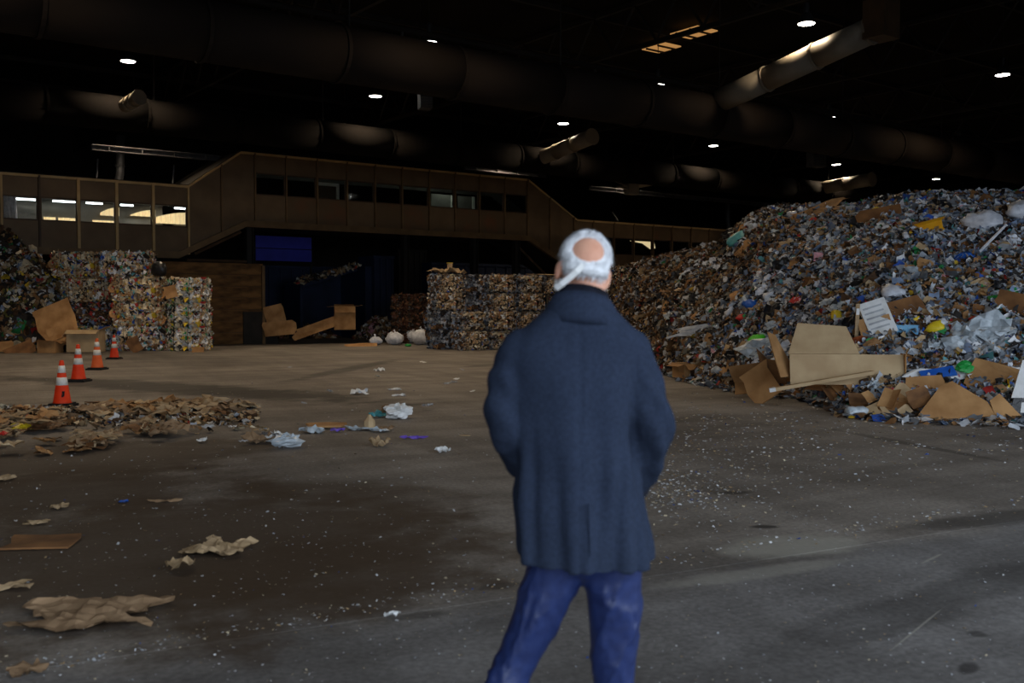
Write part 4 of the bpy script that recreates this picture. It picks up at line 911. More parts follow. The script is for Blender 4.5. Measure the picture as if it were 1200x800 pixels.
for row, lab in ((0, 'pale bale on the floor at the right end of the left stack'), (1, 'second bale up at the right end of the left stack'), (2, 'palest bale on top of the short right column of the left stack')):
    p = at(223, 400, 34.6); p.z = row * 0.835; bale(LBp, 1.35, 0.82, 1.2, p, ra + 0.05 * (row - 1), lab, 'bales in the left stack')
# loose heap left of the stack
def heap(name, cx, cy, rx, ry, h, n, palette, label, chip=0.16, parent=None, seed=1, power=1.0):
    rng = np.random.default_rng(seed); nr, na = 14, 36
    def hz(x, y):
        r = np.sqrt((x / rx) ** 2 + (y / ry) ** 2); return h * np.clip(1 - r ** 1.6, 0, 1) ** power * (1 + 0.25 * vnoise(x * 2, y * 2, seed))
    rr = np.linspace(0.02, 1, nr); aa = np.linspace(0, 2 * math.pi, na, endpoint=False)
    V = np.array([(rx * r * math.cos(a_), ry * r * math.sin(a_), 0) for r in rr for a_ in aa]); V[:, 2] = hz(V[:, 0], V[:, 1]) - 0.03
    Fq_ = np.array([(i * na + j, i * na + (j + 1) % na, (i + 1) * na + (j + 1) % na, (i + 1) * na + j) for i in range(nr - 1) for j in range(na)])
    r = rng.uniform(0, 1.05, n) ** (0.5 if power > 0.5 else 0.28); a_ = rng.uniform(0, 2 * math.pi, n); 
    if power < 0.5:
        zz = rng.uniform(0, 1, n); alt = (1 - zz ** (1 / power)) ** (1 / 1.6); r = np.where(rng.uniform(0, 1, n) < 0.6, alt, r)
    x, y = rx * r * np.cos(a_), ry * r * np.sin(a_)
    e = 0.05; nx = -(hz(x + e, y) - hz(x - e, y)) / (2 * e); ny = -(hz(x, y + e) - hz(x, y - e)) / (2 * e)
    P_ = np.stack([x, y, np.maximum(hz(x, y), 0.01) + rng.uniform(0, 0.05, n)], 1); Nn_ = np.stack([nx, ny, np.ones(n)], 1); Nn_ /= np.linalg.norm(Nn_, axis=1)[:, None]
    me = np_mesh(name, [(V, Fq_, np.tile(np.array(srgb(50, 42, 34)[:3]), (len(V), 1))), flakes(P_, Nn_, np.clip(rng.lognormal(math.log(chip), 0.45, n), chip * 0.4, chip * 3), rng.uniform(0.4, 1, n), pal(palette, n, rng), 0.3, 0.6, rng)], 'debris')
    o = link(name, me, parent); o.location = (cx, cy, 0); tag(o, label, 'heap', kind='stuff'); return o
c = at(20, 400, 35.0)
heap('loose_waste_heap', c.x - 0.5, c.y + 0.2, 2.6, 1.4, 3.5, 5600, [(18, DARK), (14, DBROWN), (10, BROWN), (8, CREAM), (6, PALE), (6, (110, 104, 50)), (6, BLUEGREY), (8, TAN), (5, WHITE), (2, RED), (2, GREEN), (2, YEL)], 'dark loose heap of mixed waste left of the baled stack', 0.17, seed=5, power=0.35)
# cardboard against the left stack
def floor_board(px, py, D, w, l, n_, spin, m, label, fold=0.15):
    o = board_mb(w, l, 0.012, fold).build('cardboard_sheet', m); place(o, at(px, py, D), basis(Vector(n_), spin)); return tag(o, label, 'cardboard')
floor_board(66, 377, 33.3, 1.15, 1.3, (0.1, -0.85, 0.5), 0.5, 'cardboard', 'large brown cardboard sheet leaning on the loose heap')
floor_board(73, 393, 33.1, 0.85, 0.7, (0.15, -0.9, 0.4), 0.35, 'cardboard', 'brown cardboard sheet below the large leaning one')
carton('carton', at(101, 412, 33.0) + Vector((0, 0, 0.0)), Matrix.Rotation(0.05, 3, 'Z'), 1.05, 0.6, 0.72, 'cardboard_pale', 'large tan carton standing at the foot of the left stack')
carton('carton', at(59, 414, 32.8), Matrix.Rotation(-0.08, 3, 'Z'), 0.62, 0.5, 0.42, 'cardboard', 'small brown carton left of the large tan carton')
floor_board(24, 411, 32.6, 0.85, 0.5, (0.2, -0.8, 0.6), 0.5, 'cardboard_wet', 'brown cardboard leaf lying under the loose heap')
floor_board(6, 406, 32.8, 0.5, 0.35, (0.1, -0.9, 0.4), 0.1, 'cardboard', 'brown cardboard leaf at the left picture edge by the loose heap')
floor_board(158, 404, 33.0, 0.38, 0.5, (0.3, -0.9, 0.2), 0.5, 'cardboard_wet', 'small brown board tilted against the floor bales')
floor_board(200, 342, 33.8, 0.42, 0.42, (0.3, -0.9, 0.2), 0.25, 'cardboard', 'square brown board wedged beside the palest bale')
floor_board(232, 411, 33.2, 0.42, 0.26, (0.1, -0.9, 0.4), 0.0, 'cardboard', 'brown cardboard flap before the pale floor bale')
tag(place(lump_mb(0.55, 0.4, 0.5).build('film_bundle', 'film_black', None, True), at(187, 324, 34.2), None), 'black film bundle hanging at the right end of the topmost row', 'film')

# middle stack
MBt = [bale_mesh('middle_bale', 1.2, 0.66, 0.85, PAL_PAPER + [(16, CREAM), (10, TAN)], 50 + k, 0.55, 0.075, 1.6, PAL_GREYB, t_) for k, t_ in enumerate((1.7, 1.4, 1.2))]
MBg = bale_mesh('middle_bale_grey', 1.2, 0.66, 0.85, PAL_GREYB, 60, 0.5, 0.1, 1.4)
def mbale(u, v, row, me, label, rz=0.0): bale(me, 1.2, 0.66, 0.85, W(u + random.uniform(-0.04, 0.04), v + random.uniform(-0.08, 0.08), row * 0.675), ANG + rz + random.uniform(-0.03, 0.03), label, 'bales in the middle stack')
def corner(px, D): x = (px - 600) / F * D; return uv(x, D)
c1 = corner(515, 35.2); uA, vA = c1[0] + 0.6, c1[1] + 0.42
mbale(uA, vA, 3, MBt[0], 'topmost tan bale at the left corner of the middle stack, under loose film')
mbale(uA - 0.03, vA + 0.05, 2, MBt[1], 'second bale from the top at the left corner of the middle stack')
mbale(uA - 0.12, vA - 0.05, 1, MBg, 'grey bale third from the top at the left corner of the middle stack')
mbale(uA - 0.1, vA, 0, MBg, 'grey bale on the floor at the left corner of the middle stack')
c2 = corner(544, 34.4); uE, vE = c2[0] + 0.6, c2[1] + 0.42
mbale(uE, vE, 1, MBt[2], 'tan bale in the front second row beside the grey corner bale')
mbale(uE - 0.08, vE - 0.12, 0, MBt[0], 'tan bale on the floor jutting nearest the camera in the middle stack')
c3 = corner(574, 34.8); uF, vF = c3[0] + 0.6, c3[1] + 0.42
mbale(uF, vF, 1, MBt[1], 'tan bale of the front second row close to the coat')
mbale(uF + 0.1, vF, 0, MBt[2], 'tan floor bale of the front row close to the coat')
c4 = corner(576, 36.2); uG, vG = c4[0] + 0.6, c4[1] + 0.42
mbale(uG, vG, 3, MBt[1], 'topmost tan bale in the centre of the middle stack')
mbale(uG + 0.02, vG, 2, MBt[0], 'second bale from the top in the centre of the middle stack')
mbale(uG - 0.1, vG + 0.1, 1, MBg, 'grey bale deep in the centre of the middle stack')
mbale(uG + 1.3, vG, 3, MBt[2], 'topmost tan bale of the middle stack beside the shoulder')
mbale(uG + 1.3, vG, 2, MBt[1], 'second bale from the top beside the shoulder')
mbale(uG + 1.25, vG, 1, MBt[0], 'third bale from the top beside the shoulder')
mbale(uG + 2.56, vG + 0.1, 3, MBt[0], 'topmost bale of the middle stack right behind the man')
mbale(uG - 0.25, vG + 0.95, 3, MBg, 'dark grey topmost bale behind the gap of the middle stack')
mbale(uG - 0.25, vG + 0.95, 2, MBg, 'dark grey bale second from the top behind the gap')
RB = bale_mesh('reddish_bale', 1.2, 0.66, 0.85, [(20, DBROWN), (16, (110, 70, 54)), (10, DARK), (6, BROWN), (4, GREY)], 70, 0.4, 0.1, 1.2)
c5 = corner(468, 40.5)
for i in range(2):
    for r in range(3):
        bale(RB, 1.2, 0.66, 0.85, W(c5[0] + 0.7 + i * 1.22, c5[1] + 0.5, r * 0.675), ANG, '%s reddish bale of the %s column standing in shadow behind the bags' % (('lowest', 'middle', 'topmost')[r], ('left', 'right')[i]), 'reddish bales in the shadow')
# loose film and boards on top of the middle stack
tp_ = W(uA, vA, 2.7)
tag(place(sheet_mb(1.2, 0.8, 0.22, 12).build('film_sheet', 'paper_tan'), tp_, Matrix.Rotation(ANG, 3, 'Z')), 'loose tan film sheet draped on the topmost corner bale', 'film')
t = thing('tipped_cup', tp_ + Vector((0.1, 0, 0.12)), 0.3, 'yellowish box perched on the film above the middle stack', 'box')
MB().box((0, 0, 0.12), (0.16, 0.14, 0.26)).build('body', 'cardboard_pale', t); MB().box((0, 0, 0.26), (0.2, 0.17, 0.03)).build('lid', 'plastic_yellow', t)
tag(place(board_mb(1.6, 0.8, 0.02, 0.06).build('top_board', 'paper_tan'), W(uG + 2.3, vG, 2.72), Matrix.Rotation(ANG, 3, 'Z')), 'flat tan sheet lying on the bales behind the shoulder', 'sheet')
# white bags and paper heap left of the middle stack
for i, (px, py, w, h, lab) in enumerate(((440, 404, 0.55, 0.32, 'small white bag lying alone before the paper heap'), (463, 404, 0.75, 0.5, 'left white bag of the row beside the grey bales'), (470, 396, 0.6, 0.55, 'white bag resting high behind the left white bag'),
                                          (480, 402, 0.7, 0.6, 'white bag in the middle of the row beside the grey bales'), (486, 394, 0.7, 0.65, 'white bag at the top of the bag row'), (494, 404, 0.8, 0.62, 'white bag touching the grey corner bale'))):
    q = gp(px, py); t = thing('white_bag', q, random.uniform(0, 6), lab, 'bag', 'white bags beside the middle stack')
    lump_mb(w, w * 0.9, h, 0.12, nu=18, nv=12).build('body', 'film_white', t, True)
    MB().tube([(0, 0, h * 0.97), (0.02, 0, h + 0.05), (0.05, 0.02, h + 0.08)], [0.05, 0.02, 0.05], 8).build('knot', 'film_white', t)
tag(place(lump_mb(0.26, 0.2, 0.1).build('green_scrap', 'plastic_green', None, True), gp(478, 406), None), 'green film scrap before the row of white bags', 'film')
c = gp(444, 397)
heap('paper_heap', c.x, c.y, 1.15, 0.9, 0.95, 900, PAL_PAPER + [(16, WHITE), (8, PINK)], 'low heap of loose paper before the orange bollard', 0.14, seed=8)
c = gp(340, 396)
heap('cardboard_heap', c.x, c.y, 2.2, 0.8, 0.7, 900, PAL_PAPER + [(20, BROWN), (6, PINK)], 'brown heap of boards before the hopper', 0.2, seed=9)
floor_board(322, 371, 40.4, 0.8, 0.95, (0.3, -0.8, 0.3), 0.25, 'cardboard', 'tall folded brown board leaning by the push wall end', 0.5)
floor_board(327, 385, 40.0, 1.3, 0.6, (0.0, -0.9, 0.4), 0.1, 'cardboard', 'brown board lying under the tall folded board', 0.3)
floor_board(372, 384, 40.5, 1.9, 0.45, (0.05, -0.8, 0.5), 0.4, 'cardboard', 'long bent brown strip lying before the hopper', 0.3)
carton('carton', at(404, 386, 41), Matrix.Rotation(0.2, 3, 'Z'), 0.85, 0.7, 0.95, 'cardboard', 'tall brown carton standing before the hopper')
floor_board(424, 405, 38.0, 1.2, 0.3, (0.1, -0.3, 0.9), 0.1, 'cardboard', 'thin brown strip lying before the paper heap', 0.1)

# ------------------------------------------------------------------ traffic cones
def cone(px, py, h, label, faded=False, mark=False):
    p = gp(px, py); t = thing('traffic_cone', p, random.uniform(-0.2, 0.2), label, 'cone', 'traffic cones in a row')
    m = 'cone_faded' if faded else 'cone_orange'; k = h / 0.71
    b = MB(); b.box((0, 0, 0.018 * k), (0.37 * k, 0.37 * k, 0.036 * k)); b.box((0, 0, 0.045 * k), (0.31 * k, 0.31 * k, 0.02 * k)); b.build('base', 'rubber_black', t)
    R = lambda z: (0.135 - (0.135 - 0.030) * (z / 0.71)) * k
    seg = lambda z0, z1, e=0.0: MB().lathe([(R(z0) + e, z0 * k), (R(z1) + e, z1 * k)], 24)
    MB().lathe([(R(0.04) + 0.02 * k, 0.05 * k), (R(0.06) + 0.004, 0.075 * k), (R(0.70), 0.70 * k), (R(0.71) * 0.8, 0.712 * k)], 24).build('body', m, t, True)
    seg(0.33, 0.45, 0.004).build('band', 'cone_white', t, True); seg(0.52, 0.63, 0.004).build('band', 'cone_white', t, True)
    if mark:
        for a0, z0, z1 in ((-1.25, 0.15, 0.24), (-1.12, 0.15, 0.24), (-1.0, 0.16, 0.24)):
            MB().tube([((R(z0) + 0.002) * math.cos(a0), (R(z0) + 0.002) * math.sin(a0), z0 * k), ((R(z1) + 0.002) * math.cos(a0 + 0.1), (R(z1) + 0.002) * math.sin(a0 + 0.1), z1 * k)], 0.008, 6).build('marker_stroke', 'rubber_black', t)
cone(73, 476, 0.71, 'nearest orange traffic cone with a black marker scrawl', mark=True)
cone(92, 447, 0.76, 'second nearest orange traffic cone, right behind the nearest one')
cone(114, 433, 0.76, 'third traffic cone in the row, paler orange', True)
cone(134, 420.5, 0.70, 'farthest orange traffic cone before the floor bales')

# ------------------------------------------------------------------ litter on the floor
def litter(name, mb, m, px, py, rz, label, cat='paper', lift=0.006, sub=None):
    o = mb.build(name, m); place(o, gp(px, py) + Vector((0, 0, lift)), Matrix.Rotation(rz, 3, 'Z')); tag(o, label, cat); return o
litter('crumpled_kraft_paper', sheet_mb(0.56, 0.46, 0.09, 16), 'kraft_paper', 105, 722, 0.12, 'largest crumpled tan paper on the floor at the lower left')
litter('flattened_cardboard', board_mb(0.42, 0.3, 0.012, 0.12), 'cardboard_wet', 50, 638, 0.1, 'flat reddish brown cardboard lying above the crumpled tan paper', 'cardboard')
litter('crumpled_wrapper', sheet_mb(0.34, 0.32, 0.12, 14), 'paper_tan', 256, 645, -0.25, 'crumpled speckled wrapper on the dark floor left of centre')
litter('paper_strip', sheet_mb(0.22, 0.05, 0.3, 6), 'kraft_paper', 193, 588, 0.1, 'thin brown paper strip above the speckled wrapper')
litter('paper_strip', sheet_mb(0.2, 0.09, 0.3, 6), 'paper_tan', 10, 690, 0.3, 'torn tan strip at the left picture edge below the cardboard')
litter('paper_strip', sheet_mb(0.14, 0.08, 0.3, 5), 'paper_tan', 43, 614, 0.2, 'small tan strip above the flat reddish cardboard')
litter('paper_scrap_tan', sheet_mb(0.12, 0.1, 0.3, 5), 'paper_tan', 70, 596, 0.2, 'small tan scrap beside the strip above the reddish cardboard')
litter('paper_scrap_tan', sheet_mb(0.14, 0.14, 0.4, 5), 'paper_tan', 212, 668, 0.7, 'small tan scrap just below left of the speckled wrapper')
litter('paper_scrap_tan', sheet_mb(0.2, 0.12, 0.3, 5), 'paper_tan', 3, 563, 0.7, 'tan scrap at the left picture edge far above the cardboard')
litter('paper_scrap_tan', sheet_mb(0.13, 0.12, 0.2, 6), 'kraft_paper', 30, 788, 0.4, 'brown scrap in the lower left picture corner')
litter('cardboard_tray', board_mb(0.48, 0.2, 0.02, 0.15), 'cardboard', 383, 502, 0.05, 'flat brown tray left of the floating white scraps', 'cardboard', 0.03)
litter('purple_wrapper', sheet_mb(0.14, 0.1, 0.3, 5), 'plastic_purple', 395, 506, 0.0, 'purple wrapper lying on the flat brown tray', 'wrapper', 0.01)
litter('grey_film', sheet_mb(0.26, 0.2, 0.35, 6), 'film_clear', 366, 507, 0.0, 'grey film under the left end of the flat brown tray', 'film')
litter('white_paper_clump', lump_mb(0.36, 0.3, 0.19, 0.3, nu=22, nv=14), 'paper_white', 467, 490, 0.2, 'white crumpled paper clump in the floor centre')
litter('brown_clump', lump_mb(0.14, 0.12, 0.16), 'kraft_paper', 452, 488, 0.2, 'brown clump touching the white crumpled paper clump')
litter('teal_wrapper', sheet_mb(0.24, 0.16, 0.45, 6), 'plastic_teal', 444, 489, 0.3, 'greenish wrapper left of the white crumpled clump', 'wrapper')
litter('tan_cup', MB().lathe([(0.06, 0), (0.075, 0.02), (0.07, 0.10), (0.03, 0.15), (0.02, 0.18)], 7), 'cardboard_pale', 433, 503, 0.2, 'tan crushed cup standing below the white clump', 'cup')
litter('grey_film', sheet_mb(0.3, 0.14, 0.3, 6), 'film_clear', 420, 504, 0.0, 'grey film left of the tan crushed cup', 'film')
litter('grey_film', sheet_mb(0.22, 0.14, 0.3, 6), 'film_clear', 444, 506, 0.0, 'grey film right of the tan crushed cup', 'film')
litter('brown_scrap', sheet_mb(0.16, 0.12, 0.4, 5), 'kraft_paper', 452, 504, 0.0, 'brown scrap right of the tan crushed cup')
litter('pink_clump', sheet_mb(0.2, 0.18, 0.5, 6), 'paper_tan', 445, 523, 0.0, 'pinkish brown clump below the tan crushed cup')
litter('purple_strip', sheet_mb(0.28, 0.06, 0.5, 6), 'plastic_purple', 485, 514, 0.15, 'purple strip lying right of the pinkish clump', 'wrapper')
litter('white_scrap', sheet_mb(0.14, 0.12, 0.4, 6), 'paper_white', 518, 530, -0.4, 'white scrap nearest the coat sleeve')
litter('white_scrap', sheet_mb(0.26, 0.22, 0.4, 6), 'paper_white', 421, 462, 0.2, 'white scrap between the oil stain and the white clump')
litter('white_scrap', sheet_mb(0.22, 0.18, 0.4, 6), 'paper_white', 444, 435, 0.2, 'far white scrap before the paper heap')
litter('white_scrap', sheet_mb(0.2, 0.1, 0.3, 6), 'paper_white', 462, 457, 0.2, 'thin white scrap above the white clump')
litter('white_scrap', sheet_mb(0.2, 0.1, 0.3, 6), 'paper_white', 467, 464, 0.2, 'thin white scrap just above the white clump')
litter('grey_bag', lump_mb(0.32, 0.26, 0.14, 0.3), 'film_clear', 336, 524, 0.2, 'pale grey bag lying at the end of the litter band', 'bag')
litter('brown_clump', sheet_mb(0.26, 0.2, 0.5, 6), 'kraft_paper', 301, 519, 0.2, 'brown clump left of the pale grey bag')
litter('wood_strip', board_mb(0.12, 0.04, 0.01), 'wood_pale', 545, 511, -0.3, 'thin brown strip on the floor right of the purple strip', 'strip')
litter('blue_chip', sheet_mb(0.06, 0.05, 0.3, 3), 'plastic_blue', 145, 589, 0, 'tiny blue scrap left of the thin brown paper strip')
litter('white_chip', sheet_mb(0.07, 0.05, 0.3, 3), 'paper_white', 458, 722, 0, 'white flake on the slab joint left of the trouser leg')
# litter band by the cones
def band_pieces(n, fx, fy, label, group, mats, smin, smax, x0=0, x1=0):
    ms = [sheet_mb(0.3, 0.24, random.uniform(0.25, 0.55), 5).mesh('litter_scrap', m) for m in mats]
    for i in range(n):
        qx = fx(); p = gp(qx, fy()); o = bpy.data.objects.new('litter_scrap', ms[i % len(ms)]); COL.objects.link(o)
        part = ', ' + ('left', 'middle left', 'middle right', 'right')[min(3, max(0, int((qx - x0) / (x1 - x0) * 4)))] + ' part' if x1 else ''
        tag(o, label.format(tone=TONE[mats[i % len(mats)]]) + part, 'paper', group)
        s_ = random.uniform(smin, smax); o.matrix_local = Matrix.Translation(p + Vector((0, 0, random.uniform(0.01, 0.09)))) @ Matrix.Rotation(random.uniform(0, 6.3), 4, 'Z') @ Matrix.Rotation(random.uniform(-0.4, 0.4), 4, 'X') @ Matrix.Diagonal((s_, s_, s_ * 0.7, 1))
BM = ('kraft_paper', 'paper_tan', 'cardboard', 'cardboard_wet', 'paper_tan', 'kraft_paper', 'cardboard_pale')
band_pieces(80, lambda: 100 + 195 * random.random() ** 0.9, lambda: max(479, random.gauss(485, 4.0)), 'crumpled {tone} scrap of the litter band by the nearest cone', 'scraps in the litter band', BM, 0.6, 1.5, 100, 295)
band_pieces(34, lambda: random.uniform(-10, 75), lambda: max(486, random.gauss(493, 6)), 'crumpled {tone} scrap in litter left of the nearest cone', 'scraps at the left edge', BM, 0.5, 1.2, -10, 75)
band_pieces(22, lambda: random.gauss(107, 14), lambda: random.gauss(520, 6), 'crumpled {tone} scrap of the small litter patch below the nearest cone', 'scraps below the nearest cone', BM, 0.4, 1.0)
band_pieces(22, lambda: random.gauss(178, 17), lambda: random.gauss(508, 3), 'crumpled {tone} scrap of the short litter row under the main band', 'scraps under the main band', BM, 0.4, 1.0)
band_pieces(18, lambda: random.uniform(-10, 60), lambda: random.gauss(512, 10), 'small {tone} scrap lying loose at the left picture edge below the litter', 'scraps at the lower left edge', BM + ('plastic_red', 'plastic_yellow'), 0.4, 0.9)
band_pieces(14, lambda: random.uniform(225, 330), lambda: random.gauss(508, 10), 'small {tone} scrap lying loose right of the litter row', 'loose scraps right of the litter row', ('paper_white', 'paper_grey', 'paper_tan'), 0.2, 0.55)
band_pieces(14, lambda: random.uniform(330, 600), lambda: random.uniform(425, 480), 'tiny {tone} scrap dotting the far floor', 'tiny scraps on the far floor', ('paper_white', 'paper_grey'), 0.2, 0.5)
# confetti of tiny shreds: nobody could count it
def confetti():
    px = []; py = []; s = []
    def put(n, fx, fy, s0, s1):
        px.extend(fx(n)); py.extend(fy(n)); s.extend(RNG.uniform(s0, s1, n))
    put(2200, lambda n: RNG.uniform(-40, 1240, n), lambda n: 440 + 420 * RNG.uniform(0, 1, n) ** 1.1, 0.008, 0.022)
    put(1100, lambda n: RNG.normal(850, 95, n), lambda n: RNG.normal(545, 40, n), 0.01, 0.028)
    put(500, lambda n: RNG.normal(790, 40, n), lambda n: RNG.normal(575, 14, n), 0.012, 0.035)
    put(700, lambda n: RNG.uniform(780, 1200, n), lambda n: RNG.normal(505, 22, n), 0.012, 0.035)
    put(500, lambda n: RNG.uniform(0, 560, n), lambda n: RNG.normal(600, 70, n), 0.01, 0.03)
    x = RNG.uniform(-20, 1240, 420); y = 788 - (x / 600) * 108 + np.where(x > 600, (x - 600) * 0.03, 0) + RNG.normal(0, 5, 420); px.extend(x); py.extend(y); s.extend(RNG.uniform(0.012, 0.032, 420))
    px = np.array(px); py = np.clip(np.array(py), 432, 950); s = np.array(s)
    P_ = np.array([gp(a, b_) for a, b_ in zip(px, py)]); s = s * np.clip(P_[:, 1] / 9, 0.55, 1.6); P_[:, 2] = 0.004
    n = len(P_); return flakes(P_, np.tile([0, 0, 1.0], (n, 1)), s, RNG.uniform(0.25, 0.9, n), pal([(20, WHITE), (10, PALE), (10, CREAM), (6, TAN), (1, BLUE)], n) * np.where((P_[:, :1] < 0) & (P_[:, 1:2] > 5.6), 0.6, 0.9), 0.2, 0.18)
tag(link('shredded_paper_litter', np_mesh('shredded_paper_litter', [confetti()], 'debris')), 'fine pale paper shreds scattered over the whole floor', 'litter', kind='stuff')
# grit and shreds under the litter bands
n = 1500; x = RNG.uniform(-20, 300, n); y = np.maximum(RNG.normal(488, 6, n), 480); P = np.array([gp(a, b_) for a, b_ in zip(x, y)]); P[:, 2] = RNG.uniform(0.005, 0.05, n)
tag(link('litter_grit', np_mesh('litter_grit', [flakes(P, np.tile([0, 0, 1.0], (n, 1)), RNG.uniform(0.04, 0.16, n), RNG.uniform(0.3, 1, n), pal(PAL_PAPER, n), 0.3, 0.4)], 'debris')), 'shredded brown paper ground into the litter band by the cones', 'litter', kind='stuff')

# ------------------------------------------------------------------ the man
MD = 3.03; K = 385.0
def mx(px): return (px - 600) / K
def mz(py): return at(600, py, MD).z
man_base = Vector((mx(682), MD, 0))
def remesh(mb, name, voxel, m, smooth_it=6, disp=None):
    me = mb.mesh(name + '_raw', m); o = bpy.data.objects.new(name + '_raw', me); COL.objects.link(o)
    r = o.modifiers.new('r', 'REMESH'); r.mode = 'VOXEL'; r.voxel_size = voxel; r.adaptivity = 0
    s = o.modifiers.new('s', 'SMOOTH'); s.iterations = smooth_it; s.factor = 0.5
    dg = bpy.context.evaluated_depsgraph_get(); ev = o.evaluated_get(dg); out = bpy.data.meshes.new_from_object(ev, depsgraph=dg)
    bpy.data.objects.remove(o); out.name = name
    if disp is not None:
        n = len(out.vertices); co = np.empty(n * 3, np.float32); out.vertices.foreach_get('co', co); no = np.empty(n * 3, np.float32); out.vertex_normals.foreach_get('vector', no)
        co = co.reshape(-1, 3); no = no.reshape(-1, 3); co += no * disp(co)[:, None].astype(np.float32); out.vertices.foreach_set('co', co.ravel())
    out.materials.clear(); out.materials.append(MATS[m]); out.shade_smooth(); out.update(); return out
def S(px, py, y=0.0):      # local point of the man: pixel on the plane of his spine, y toward his front
    return at(px, py, MD + y) - man_base
def limb(mb, pts, rs, n=16):
    # subdivide so the tube bends softly
    P_, R_ = [pts[0]], [rs[0]]
    for i in range(len(pts) - 1):
        for k in range(1, 5): t_ = k / 4; P_.append(pts[i].lerp(pts[i + 1], t_)); R_.append(rs[i] * (1 - t_) + rs[i + 1] * t_)
    for _ in range(2): P_ = [P_[0]] + [(P_[i - 1] + P_[i] * 2 + P_[i + 1]) / 4 for i in range(1, len(P_) - 1)] + [P_[-1]]
    mb.tube(P_, R_, n); mb.ell(P_[0], (R_[0],) * 3); mb.ell(P_[-1], (R_[-1],) * 3)
# joints
shL, elL, wrL = S(607, 408), S(591, 505, -0.04), S(640, 556, 0.17)
shR, elR, wrR = S(742, 411), S(766, 500, -0.02), S(738, 572, 0.15)
hipL, kneeL, ankL = S(658, 650, 0), S(600, 785, 0.02), S(548, 925, -0.12)
hipR, kneeR, ankR = S(718, 650, 0), S(719, 800, 0.03), S(716, 935, 0.0)
headc = S(684, 314, 0.035)
HT = Matrix.Translation(headc) @ Matrix.Rotation(0.16, 4, 'Y') @ Matrix.Rotation(-0.12, 4, 'X') @ Matrix.Rotation(0.06, 4, 'Z') @ Matrix.Diagonal((0.9, 0.93, 0.93, 1))
# body: one continuous mesh (head with face, neck, torso, arms, hands, legs)
b = MB()
b.ell((0, -0.012, 0.02), (0.077, 0.098, 0.088), HT, 20, 14); b.ell((0, 0.035, -0.045), (0.06, 0.062, 0.085), HT, 18, 12)       # cranium, face
b.ell((0, 0.055, -0.115), (0.034, 0.034, 0.022), HT); b.ell((0, 0.104, -0.03), (0.013, 0.02, 0.026), HT)                  # chin, nose
for s_ in (-1, 1):
    b.ell((s_ * 0.086, -0.004, -0.024), (0.012, 0.022, 0.036), HT, 12, 10); b.ell((s_ * 0.078, 0.006, -0.022), (0.014, 0.014, 0.022), HT); b.ell((s_ * 0.03, 0.083, 0.015), (0.02, 0.012, 0.008), HT)       # ears, brows
    b.ell((s_ * 0.035, 0.075, -0.045), (0.022, 0.02, 0.02), HT)
b.ell((0, 0.092, -0.075), (0.022, 0.012, 0.006), HT); b.ell((0, 0.09, -0.088), (0.02, 0.012, 0.006), HT)
limb(b, [S(685, 335, 0.02), S(682, 370, 0.0)], [0.058, 0.066])
tor = []
for (cx, py, hw, hd, yo) in ((680, 380, 0.13, 0.08, 0), (678, 410, 0.18, 0.10, 0), (676, 460, 0.17, 0.115, 0.01), (678, 540, 0.155, 0.11, 0.01), (683, 600, 0.16, 0.11, 0), (686, 635, 0.14, 0.1, 0)):
    c = S(cx, py, yo); tor.append([(c.x + hw * math.cos(a_), c.y + hd * math.sin(a_), c.z) for a_ in np.linspace(0, 2 * math.pi, 24, endpoint=False)])
b.loft(tor)
limb(b, [shL, elL, wrL], [0.05, 0.04, 0.028]); limb(b, [shR, elR, wrR], [0.05, 0.04, 0.028])
limb(b, [hipL, S(637, 705, 0.01), kneeL, S(572, 860, -0.05), ankL], [0.078, 0.066, 0.048, 0.046, 0.034]); limb(b, [hipR, S(720, 710, 0.01), kneeR, S(718, 870, 0.02), ankR], [0.078, 0.068, 0.05, 0.047, 0.034])
for ank in (ankL, ankR): limb(b, [ank, Vector((ank.x, ank.y + 0.13, 0.04))], [0.04, 0.03])
for w_, s_ in ((wrL, 1), (wrR, -1)):       # hands: palm, four unequal fingers, a thumb from the palm's side
    d = Vector((s_ * 0.75, 0.55, -0.35)).normalized(); up = Vector((0, 0, 1)); sd = d.cross(up).normalized(); nn = sd.cross(d)
    pc = w_ + d * 0.06
    limb(b, [w_, pc, w_ + d * 0.1], [0.026, 0.03, 0.027])
    for k, ln in enumerate((0.07, 0.08, 0.075, 0.058)):
        f0 = w_ + d * 0.10 + nn * (0.03 - 0.02 * k); limb(b, [f0, f0 + d * ln * 0.5 + sd * 0.004, f0 + d * ln * 0.85 + sd * 0.018 * 1.2], [0.0095, 0.009, 0.008], 8)
    limb(b, [w_ + d * 0.03 + nn * 0.02, w_ + d * 0.07 + nn * 0.052, w_ + d * 0.10 + nn * 0.06], [0.012, 0.011, 0.009], 8)
body_me = remesh(b, 'person', 0.007, 'skin', 3)
man = link('person', body_me); man.location = man_base
tag(man, 'man in a dark blue overcoat and blue trousers standing with his back turned', 'person')
